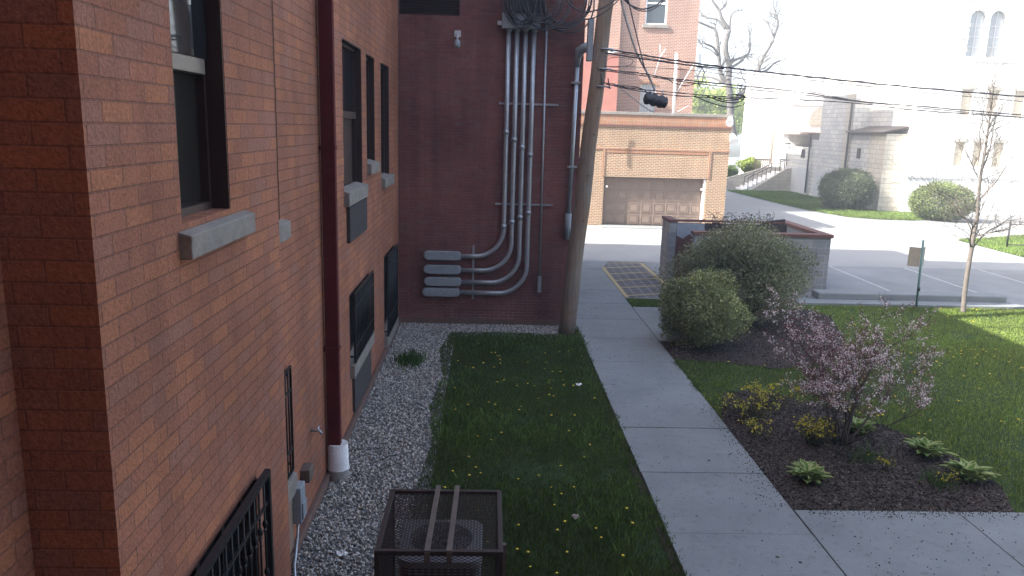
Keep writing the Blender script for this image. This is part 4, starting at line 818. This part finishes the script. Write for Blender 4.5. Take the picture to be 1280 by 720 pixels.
def shrub(name, c, rad, n, ls, pal, lab, lean=0, seeds=16, amp=.2, sharp=7, stems=10, shell=.55, cat='shrub', flat=.0, zmin=.03, core=None, grp=None, m='leaf', seedv=0):
    """bush of single leaves; uneven outline, gaps, stems inside"""
    t = thing(name, (c[0], c[1], 0), lab, cat, grp)
    d = rand_dirs(n); f = lumps(d, seeds, amp, sharp); rr_ = (shell + (1 - shell) * rng.random(n) ** .6) * f * (1 + .05 * rng.normal(size=n))
    p = np.array(c) + d * np.array(rad) * rr_[:, None]; k = p[:, 2] > zmin; p = p[k]
    tone = 1 + .35 * field(p[:, :2] * 2 + p[:, 2:3] * 1.7, 1.5)
    cl = pick_cols(len(p), pal, .3) * np.clip(tone, .5, 1.5)[:, None]
    leaf_cloud(p, ls, cl, .6, flat, name='foliage', m=m, parent=t)
    sm = MB(); rs = random.Random(seedv)
    for k in range(stems):
        a = rs.random() * 6.283; q = rs.uniform(.3, .85); b0 = Vector((c[0] + .12 * math.cos(a) * rad[0], c[1] + .12 * math.sin(a) * rad[1], 0)); e = Vector((c[0] + q * rad[0] * math.cos(a), c[1] + q * rad[1] * math.sin(a), c[2] + rad[2] * rs.uniform(.2, .75)))
        mid_ = b0.lerp(e, .5) + Vector((0, 0, -.1 * rs.random())); sm.tube([b0, mid_, e], [.025, .016, .006], 5)
    if stems: sm.build('stems', 'bark', t)
    return t
EV = [(.24, .26, .11), (.28, .30, .13), (.18, .20, .09), (.34, .35, .16)]
shrub('evergreen_shrub', (4.25, 14.75, .74), (.96, .88, .84), 30000, .045, EV, 'dense round dark olive bush at the walk edge, in front of the larger one', amp=.26, shell=.42, stems=10, seeds=26, sharp=11)
GV = [(.21, .22, .12), (.25, .26, .15), (.165, .175, .095), (.29, .30, .19)]
shrub('large_shrub', (5.74, 16.9, 1.2), (1.5, 1.3, 1.07), 46000, .05, GV, 'large greyish green bush in front of the bin enclosure', amp=.26, shell=.3, stems=26, seeds=30)
# straggly upper twigs on the large bush
t = thing('dry_twigs', (6.6, 21.6, 1.7), 'bare dark creeper twigs curling above the board screen', 'creeper'); tw = MB(); rs = random.Random(8)
for k in range(34):
    x = 6.3 + rs.random() * 1.9; p = Vector((x, 21.85, 1.72)); d = Vector((rs.gauss(0, .6), rs.gauss(0, .3), 1)).normalized(); pts = [p]
    for s in range(5): d = (d + Vector((rs.gauss(0, .6), rs.gauss(0, .4), rs.gauss(-.15, .45)))).normalized(); p = p + d * .09; pts.append(p)
    tw.tube(pts, .006, 4)
tw.build('twigs', 'bark', t); p = np.c_[6.3 + 1.9 * rng.random(160), np.full(160, 21.85) + .1 * rng.normal(size=160), 1.74 + .25 * rng.random(160)]
leaf_cloud(p, .05, pick_cols(160, [(.05, .035, .03)]), name='dead_leaves', parent=t)

# blossom shrub: fanned stems, dark red leaves, pale pink flowers
bl = thing('blossom_shrub', (5.0, 9.97, 0), 'open shrub with dark red leaves and pale pink blossom over fanned stems', 'shrub')
rs = random.Random(21); mb = MB(); ends = []
def grow(p, d, r, L, lev):
    pts = [p]; n = 5
    for s in range(n):
        d = (d + Vector((rs.gauss(0, .13), rs.gauss(0, .13), rs.gauss(.03, .08)))).normalized(); p = p + d * L / n; pts.append(p)
        if lev <= 1: ends.append((p.copy(), d.copy()))
    mb.tube(pts, [r * (1 - .55 * i / n) for i in range(n + 1)], 6 if lev > 1 else 4)
    if lev:
        for b in range(rs.randint(3, 4)):
            i = rs.randint(2, n); grow(pts[i], (d + Vector((rs.gauss(0, .48), rs.gauss(0, .48), rs.gauss(.02, .3)))).normalized(), max(.0035, r * .5), L * rs.uniform(.45, .65), lev - 1)
for k in range(13):
    a = 2 * math.pi * k / 13 + rs.gauss(0, .2); sp = rs.uniform(.15, 1.0)
    grow(Vector((5.0 + .07 * math.cos(a), 9.97 + .07 * math.sin(a), .0)), Vector((math.cos(a) * sp, math.sin(a) * sp, 1)).normalized(), rs.uniform(.012, .02), rs.uniform(1.0, 1.3), 3)
mb.build('stems', 'bark', bl)
E_ = np.array([tuple(p) for p, d in ends]); E_ = E_[(E_[:, 2] > .75)]
idx = rng.integers(0, len(E_), 9000); p = E_[idx] + .045 * rng.normal(size=(9000, 3)); leaf_cloud(p, .027, pick_cols(9000, [(.22, .06, .075), (.16, .045, .055), (.28, .11, .12), (.15, .13, .08)]), .5, name='leaves', parent=bl)
idx = rng.integers(0, len(E_), 1500); c_ = E_[idx]; p = np.repeat(c_, 5, 0) + .02 * rng.normal(size=(7500, 3)); leaf_cloud(p, .024, pick_cols(7500, [(.80, .70, .70), (.86, .80, .80), (.68, .54, .57)], .12), .8, name='blossom', m='petal', parent=bl)
# church bushes
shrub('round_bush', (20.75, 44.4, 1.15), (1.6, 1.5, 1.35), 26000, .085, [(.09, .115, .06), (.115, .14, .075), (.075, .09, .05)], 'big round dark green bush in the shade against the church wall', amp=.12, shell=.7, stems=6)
shrub('clipped_bush', (23.85, 40.0, .98), (1.8, 1.3, 1.0), 26000, .08, [(.16, .20, .07), (.20, .24, .09), (.11, .14, .055)], 'sunlit yellow-green clipped bush in front of the church tower', amp=.12, shell=.7, stems=6)
shrub('young_bush', (20.6, 62 - .9, 1.7), (.95, .8, .75), 5000, .13, [(.25, .32, .05), (.30, .36, .08), (.2, .26, .05)], 'small bright yellow-green bush at the top of the church steps', amp=.3, shell=.4, stems=6)
shrub('young_bush', (19.0, 61.3, 1.2), (.9, .8, .6), 4000, .12, [(.10, .15, .04), (.14, .19, .05)], 'small darker bush left of the bright one beside the garage edge', amp=.3, shell=.4, stems=5)

# sapling
st = thing('bare_sapling', (11.85, 18.4, 0), 'young bare tree with pale trunk standing in the lawn beside the lot', 'tree')
C8 = dict(org=(1140, 270), sc=5.143); C7 = dict(org=(1140, 140), sc=5.143)
poly_tree(st, [([(325, 650), (335, 540), (345, 440), (365, 310), (385, 200), (400, 100), (412, 50), (418, 0)], .062, .045)], 18.4, 0, 'bark_pale', 'trunk', spread=0, **C8)
poly_tree(st, [([(408, 722), (420, 640), (425, 560), (440, 400), (465, 250), (485, 100), (500, 0), (510, -100), (530, -250)], .045, .008), ([(425, 420), (395, 380), (345, 290), (290, 215)], .014, .005), ([(430, 570), (470, 500), (500, 440), (540, 330), (570, 230)], .02, .006),
    ([(420, 690), (480, 610), (545, 540), (590, 450)], .018, .006), ([(440, 210), (410, 120), (395, 60), (350, 0), (320, -60)], .012, .004), ([(448, 380), (480, 300), (510, 200), (525, 90), (540, 0)], .018, .005), ([(350, 690), (300, 610), (250, 545), (150, 490)], .014, .004),
    ([(375, 865), (345, 810), (320, 740), (300, 690)], .02, .012), ([(395, 800), (370, 720), (345, 680)], .018, .012), ([(395, 870), (440, 820), (500, 770), (570, 740), (640, 700)], .022, .008), ([(408, 800), (460, 770), (520, 745), (560, 700)], .016, .007), ([(412, 790), (440, 730), (460, 690), (490, 600)], .014, .006)],
    18.4, 0, 'bark_pale', 'limbs', twigs=230, tw_len=.95, spread=.8, seed=9, rmin=.005, **C7)

# sign at the lot edge, seen from behind
sg = thing('parking_sign', (10.98, 18.8, 0), 'blank-backed folded sign on a green post at the edge of the lot', 'sign')
MB().tube([(10.97, 18.85, 0), (10.93, 18.83, .9), (10.90, 18.82, 1.72)], .028, 8).build('post', 'sign_green', sg)
MB().tube([(10.965, 18.845, .42), (10.962, 18.845, .52)], .04, 8).build('clamp', 'black', sg)
MB().extr([(10.90, 18.86, 1.03), (10.66, 18.98, 1.03), (10.66, 18.98, 1.52), (10.90, 18.86, 1.52)], (.006, .012, 0)).build('sign_plate', 'sign_tan', sg)
MB().extr([(10.93, 18.86, 1.03), (11.12, 19.05, 1.03), (11.12, 19.05, 1.52), (10.93, 18.86, 1.52)], (-.01, .01, 0)).build('sign_plate', 'sign_tan', sg)

# hostas -------------------------------------------------------------
def hosta(loc, r, lab, seed):
    rs = random.Random(seed); t = thing('hosta', (loc[0], loc[1], 0), lab, 'plant', 'hostas in the planting bed'); V = []; Fc = []; Cc = []
    for k in range(90):
        a = rs.random() * 6.283; L = r * rs.uniform(.55, 1.15); w = L * .21; el = rs.uniform(.75, 1.5); p = Vector((loc[0] + rs.gauss(0, .03), loc[1] + rs.gauss(0, .03), .02)); u = Vector((math.cos(a), math.sin(a), 0)); s = Vector((-u.y, u.x, 0)); b = len(V)
        for i in range(7):
            t_ = i / 6; q = p + u * (L * (t_ * math.cos(el) + .35 * t_ * t_)) + Vector((0, 0, L * (math.sin(el) * t_ * 1.15 - .45 * t_ * t_)) ); ww = w * math.sin(math.pi * min(1, .12 + t_ * .88)) ** .8 if i < 6 else .002
            g = np.array((.15, .26, .05)) * rs.uniform(.8, 1.2); e = np.array((.58, .60, .30))
            for sx, cc, up in ((-1, e, .0), (-.55, g, -.01), (.0, g * .8, -.02), (.55, g, -.01), (1, e, .0)): V.append(tuple(q + s * ww * sx + Vector((0, 0, up)))); Cc.append(cc)
        for i in range(6):
            for j in range(4): Fc.append((b + i * 5 + j, b + i * 5 + j + 1, b + (i + 1) * 5 + j + 1, b + (i + 1) * 5 + j))
    np_mesh('leaves', np.array(V), np.array(Fc), 'leaf', np.array(Cc), t, True)
for (x, y, r, lab) in ((4.07, 8.78, .26, 'nearest hosta with cream-edged leaves beside the walk corner'), (5.98, 9.58, .28, 'upper of the two hostas at the lawn edge of the bed'), (6.12, 8.85, .30, 'lower of the two hostas at the lawn edge of the bed'), (5.42, 10.35, .25, 'farthest hosta half hidden behind the blossom shrub')): hosta((x, y), r, lab, int(x * 100))
# yellow flowering plants
def yplant(x, y, r, h, n, lab, seed, dense=1.):
    rs = random.Random(seed); t = thing('flowering_plant', (x, y, 0), lab, 'plant', 'yellow flowering plants in the bed'); mb = MB(); P_ = []; Q_ = []
    for k in range(n):
        a = rs.random() * 6.283; q = r * rs.random() ** .5; e = Vector((x + q * math.cos(a), y + q * math.sin(a), h * rs.uniform(.55, 1.1))); b0 = Vector((x + q * .35 * math.cos(a), y + q * .35 * math.sin(a), 0)); mb.tube([b0, b0.lerp(e, .5) + Vector((0, 0, .04)), e], .004, 4)
        for j in range(9): Q_.append(tuple(b0.lerp(e, rs.uniform(.3, 1)) + Vector((rs.gauss(0, .03), rs.gauss(0, .03), rs.gauss(0, .02)))))
        for j in range(rs.randint(3, 9)): P_.append(tuple(e + Vector((rs.gauss(0, .035), rs.gauss(0, .035), rs.gauss(0, .02)))))
    mb.build('stems', 'bark', t); Q_ = np.array(Q_); P_ = np.array(P_)
    leaf_cloud(Q_, .035, pick_cols(len(Q_), [(.09, .11, .03), (.13, .14, .04), (.06, .07, .025)]), .5, name='leaves', parent=t)
    leaf_cloud(P_, .036, pick_cols(len(P_), [(.52, .46, .05), (.40, .40, .06), (.62, .52, .06)], .2), .8, .4, name='flowers', m='petal', parent=t)
for i, a in enumerate([(4.0, 10.95, .5, .34, 46, 'widest yellow flowering plant at the far edge of the bed by the walk'), (4.55, 11.4, .42, .36, 36, 'yellow flowering plant behind the left side of the blossom shrub'), (4.62, 9.95, .26, .30, 60, 'dense low yellow plant tight against the blossom shrub stems'), (3.85, 10.2, .22, .2, 14, 'sparse small yellow plant in the mulch near the walk'), (5.2, 9.1, .12, .16, 5, 'tiny yellow plant alone in the mulch below the shrub'), (5.75, 8.75, .14, .14, 6, 'tiny yellow plant near the lower lawn hosta')]): yplant(*a, seed=i)
def tuft(x, y, r, n, lab): q = np.c_[x + r * rng.normal(size=n), y + r * rng.normal(size=n)]; blades('grass_tuft', q, 0, .16, .01, [(.06, .11, .03), (.09, .15, .04)], lab, lean=1.2, cat='weeds')
tuft(5.05, 9.45, .12, 120, 'thin green weeds sprouting under the blossom shrub'); tuft(5.65, 8.7, .10, 110, 'thin green weeds between the lawn hostas and the walk')

# dandelions: one flower head, then copies
DG = ('small yellow dandelion in the shaded lawn strip', 'small yellow dandelion in the lawn right of the planting bed')
d0 = thing('dandelion', (0, 0, 0), DG[0], 'dandelion', 'dandelions in the lawn strip')
MB().tube([(0, 0, 0), (.004, 0, .06)], .003, 4).build('stem', 'grassbase', d0)
hd = MB(); hd.ball((.004, 0, .064), .017, (1, 1, .45), 8, 4); hd.build('flower_head', 'yellow', d0)
rs = random.Random(4); first = True; cl = [(rs.uniform(-.3, 1.6), rs.uniform(5.6, 14)) for _ in range(14)]
for i in range(96):
    if rs.random() < .6: c = rs.choice(cl); x, y = c[0] + rs.gauss(0, .18), c[1] + rs.gauss(0, .3)
    else: x, y = rs.uniform(-.5, 1.85), rs.uniform(4.6, 14.6)
    if not (-.6 < x < 1.9 and 4.4 < y < 15): continue
    if (-.9 < x < .3 and 5.2 < y < 6.6): continue
    if first: d0.location = (x, y, .01); first = False
    else: copy_thing(d0, (x, y, rs.uniform(-.005, .015)), rs.random() * 6, rs.uniform(.7, 1.15))
cl = [(rs.uniform(4.5, 11), rs.uniform(10, 18)) for _ in range(16)]; n = 0
while n < 110:
    if rs.random() < .6: c = rs.choice(cl); x, y = c[0] + rs.gauss(0, .4), c[1] + rs.gauss(0, .5)
    else: x, y = rs.uniform(3.7, 13), rs.uniform(8.3, 18.6)
    if in_poly(np.array([[x, y]]), BED_A)[0] or in_poly(np.array([[x, y]]), BED_B)[0] or x < 3.7 or y > 18.7 or y < 8.2 or x > y * .9 + 1 or (x < 5.15 and y > 15): continue
    c = copy_thing(d0, (x, y, .0), rs.random() * 6, rs.uniform(.8, 1.3), DG[1]); c['group'] = 'dandelions in the right lawn'; n += 1
# litter
def crumple(x, y, z, r, lab, m='white', name='paper_scrap', flat=.5):
    rs = random.Random(int(x * 999)); mb = MB(); mb.ball((x, y, z + r * flat * .6), r, (1, .8, flat), 7, 5); mb.v = [(a + rs.gauss(0, r * .22), b + rs.gauss(0, r * .22), max(z, c + rs.gauss(0, r * .15))) for a, b, c in mb.v]; mb.sm = [False] * len(mb.sm); tag(mb.build(name, m), lab, 'litter')
crumple(-1.36, 6.98, .015, .055, 'crumpled white paper scrap lying on the gravel'); crumple(1.58, 12.19, .03, .05, 'small white scrap lying on the lawn strip near the walk')
crumple(1.04, 7.77, .03, .045, 'dead pale brown leaf lying on the lawn strip', 'sign_tan', 'dead_leaf', .25)
for i in range(3): crumple([3.0, 3.2, 2.95][i], [7.0, 6.9, 9.3][i], .022, .018, ['tiny green leaf on the nearest walk slab', 'tiny dark leaf near the walk corner', 'tiny dark leaf in the middle of the walk'][i], 'grassbase', 'fallen_leaf', .3)

# ================================================================== caged condenser
cg = thing('equipment_cage', (-.3, 5.9, 0), 'brown steel mesh cage around an air conditioner on the lawn edge', 'cage')
X0, X1, Y0, Y1, ZT = -.81, .18, 5.40, 6.44, 1.0; a = .04
fr = MB()
for x in (X0, X1 - a):
    for y in (Y0, Y1 - a): MB().box(x, x + a, y, y + a, -.02, ZT - a).build('corner_post', 'cage', cg, .003)
MB().box(X0, X1, Y0, Y0 + a, ZT - a, ZT).box(X0, X1, Y1 - a, Y1, ZT - a, ZT).box(X0, X0 + a, Y0 + a, Y1 - a, ZT - a, ZT).box(X1 - a, X1, Y0 + a, Y1 - a, ZT - a, ZT).build('top_frame', 'cage', cg, .003)
MB().box(X0 + a, X1 - a, Y0, Y0 + .03, .05, .09).box(X0 + a, X1 - a, Y1 - .03, Y1, .05, .09).box(X0, X0 + .03, Y0 + a, Y1 - a, .05, .09).box(X1 - .03, X1, Y0 + a, Y1 - a, .05, .09).build('bottom_frame', 'cage', cg)
def mesh_panel(o, u, v, lu, lv, s=.05, r=.0018, asp=.5):
    """expanded-metal panel: two families of diagonal strands clipped to lu x lv"""
    mb = MB(); o = Vector(o); u = Vector(u); v = Vector(v); nrm = u.cross(v).normalized()
    for sg_ in (1, -1):
        k = -int(lv / asp / s) - 2
        while k * s < lu + lv / asp + s:
            x0 = k * s; t0, t1 = 0, lv                        # x = x0 + sg*t/asp
            if sg_ > 0: t0 = max(0, -x0 * asp); t1 = min(lv, (lu - x0) * asp)
            else: t0 = max(0, (x0 - lu) * asp); t1 = min(lv, x0 * asp)
            if t1 - t0 > .005:
                p = o + u * (x0 + sg_ * t0 / asp) + v * t0; q = o + u * (x0 + sg_ * t1 / asp) + v * t1; d = (q - p).normalized(); w = d.cross(nrm) * r; h = nrm * r * .8
                mb.add([p - w - h, p + w - h, p + w + h, p - w + h, q - w - h, q + w - h, q + w + h, q - w + h], [(0, 1, 5, 4), (1, 2, 6, 5), (2, 3, 7, 6), (3, 0, 4, 7)])
            k += 1
    return mb.build('mesh_panel', 'cage', cg)
mesh_panel((X0 + .02, Y0 + .02, ZT - .02), (1, 0, 0), (0, 1, 0), X1 - X0 - .04, Y1 - Y0 - .04)
mesh_panel((X0 + .02, Y0 + .018, .06), (1, 0, 0), (0, 0, 1), X1 - X0 - .04, ZT - .1)
mesh_panel((X0 + .02, Y1 - .018, .06), (1, 0, 0), (0, 0, 1), X1 - X0 - .04, ZT - .1)
mesh_panel((X0 + .018, Y0 + .02, .06), (0, 1, 0), (0, 0, 1), Y1 - Y0 - .04, ZT - .1)
mesh_panel((X1 - .018, Y0 + .02, .06), (0, 1, 0), (0, 0, 1), Y1 - Y0 - .04, ZT - .1)
for xf, xb in ((-.405, -.385), (-.235, -.215)):
    MB().add([(xf - .022, Y0 - .012, ZT + .002), (xf + .022, Y0 - .012, ZT + .002), (xb + .022, Y1 + .05, ZT + .002), (xb - .022, Y1 + .05, ZT + .002), (xf - .022, Y0 - .012, ZT + .014), (xf + .022, Y0 - .012, ZT + .014), (xb + .022, Y1 + .05, ZT + .014), (xb - .022, Y1 + .05, ZT + .014)],
             [(0, 3, 2, 1), (4, 5, 6, 7), (0, 1, 5, 4), (1, 2, 6, 5), (2, 3, 7, 6), (3, 0, 4, 7)]).box(xf - .022, xf + .022, Y0 - .013, Y0 - .002, ZT - .10, ZT - .0).build('hold_down_bar', 'cage_bar', cg)
MB().box(X1 + .001, X1 + .03, 5.62, 5.66, -.02, .93).build('side_post', 'cage_bar', cg)
ac = thing('air_conditioner', (-.33, 6.05, 0), 'grey outdoor air conditioner with round fan grille inside the mesh cage', 'air conditioner')
def rrect(cx, cy, hx, hy, r, n=6): return [(cx + sx * (hx - r) + r * math.cos(t), cy + sy * (hy - r) + r * math.sin(t)) for sx, sy, t0 in ((1, 1, 0), (-1, 1, 1), (-1, -1, 2), (1, -1, 3)) for t in [math.pi / 2 * (t0 + k / n) for k in range(n + 1)]]
cx, cy = -.33, 6.06; MB().prism(rrect(cx, cy, .33, .33, .10), .06, .66).build('cabinet', 'panel_grey', ac)
sl = MB()
for k in range(20): sl.tube([(x, y, .10 + k * .028) for x, y in rrect(cx, cy, .336, .336, .10)], .005, 4, closed=True)
sl.build('coil_guard', 'condenser', ac)
tp = MB(); o_ = rrect(cx, cy, .35, .35, .12, 8); n_ = len(o_); i_ = [(cx + .27 * math.cos(2 * math.pi * (k + .5 - n_ / 8 + 0) / n_ + math.pi / 4 - .09), cy + .27 * math.sin(2 * math.pi * (k + .5 - n_ / 8) / n_ + math.pi / 4 - .09)) for k in range(n_)]
tp.add([(x, y, .66) for x, y in o_] + [(x, y, .72) for x, y in o_] + [(x, y, .735) for x, y in i_] + [(x, y, .67) for x, y in i_], [(k, (k + 1) % n_, n_ + (k + 1) % n_, n_ + k) for k in range(n_)] + [(n_ + k, n_ + (k + 1) % n_, 2 * n_ + (k + 1) % n_, 2 * n_ + k) for k in range(n_)] + [(2 * n_ + k, 2 * n_ + (k + 1) % n_, 3 * n_ + (k + 1) % n_, 3 * n_ + k) for k in range(n_)])
tp.build('top_cover', 'condenser', ac)
MB().tube([(cx, cy, .661), (cx, cy, .664)], .26, 28).build('fan_well', 'black', ac)
gr_ = MB(); [gr_.ring((cx, cy, .737), .035 + k * .021, .0028, 32) for k in range(12)]; [gr_.tube([(cx + .03 * math.cos(t), cy + .03 * math.sin(t), .737), (cx + .275 * math.cos(t), cy + .275 * math.sin(t), .737)], .004, 4) for t in [math.pi * k / 4 for k in range(8)]]; gr_.build('fan_grille', 'condenser', ac)
fb = MB(); fb.tube([(cx, cy, .67), (cx, cy, .72)], .05, 12)
for k in range(3):
    t = 2.1 * k; u = Vector((math.cos(t), math.sin(t), 0)); s = Vector((-u.y, u.x, 0)); c = Vector((cx, cy, .69)); fb.add([c + u * .04 - s * .03, c + u * .24 - s * .09, c + u * .24 + s * .07 + Vector((0, 0, .03)), c + u * .04 + s * .03 + Vector((0, 0, .02))], [(0, 1, 2, 3)])
fb.build('fan', 'black', ac)
MB().box(-.75, .09, 5.62, 6.41, -.03, .055).build('pad', 'concrete', ac)
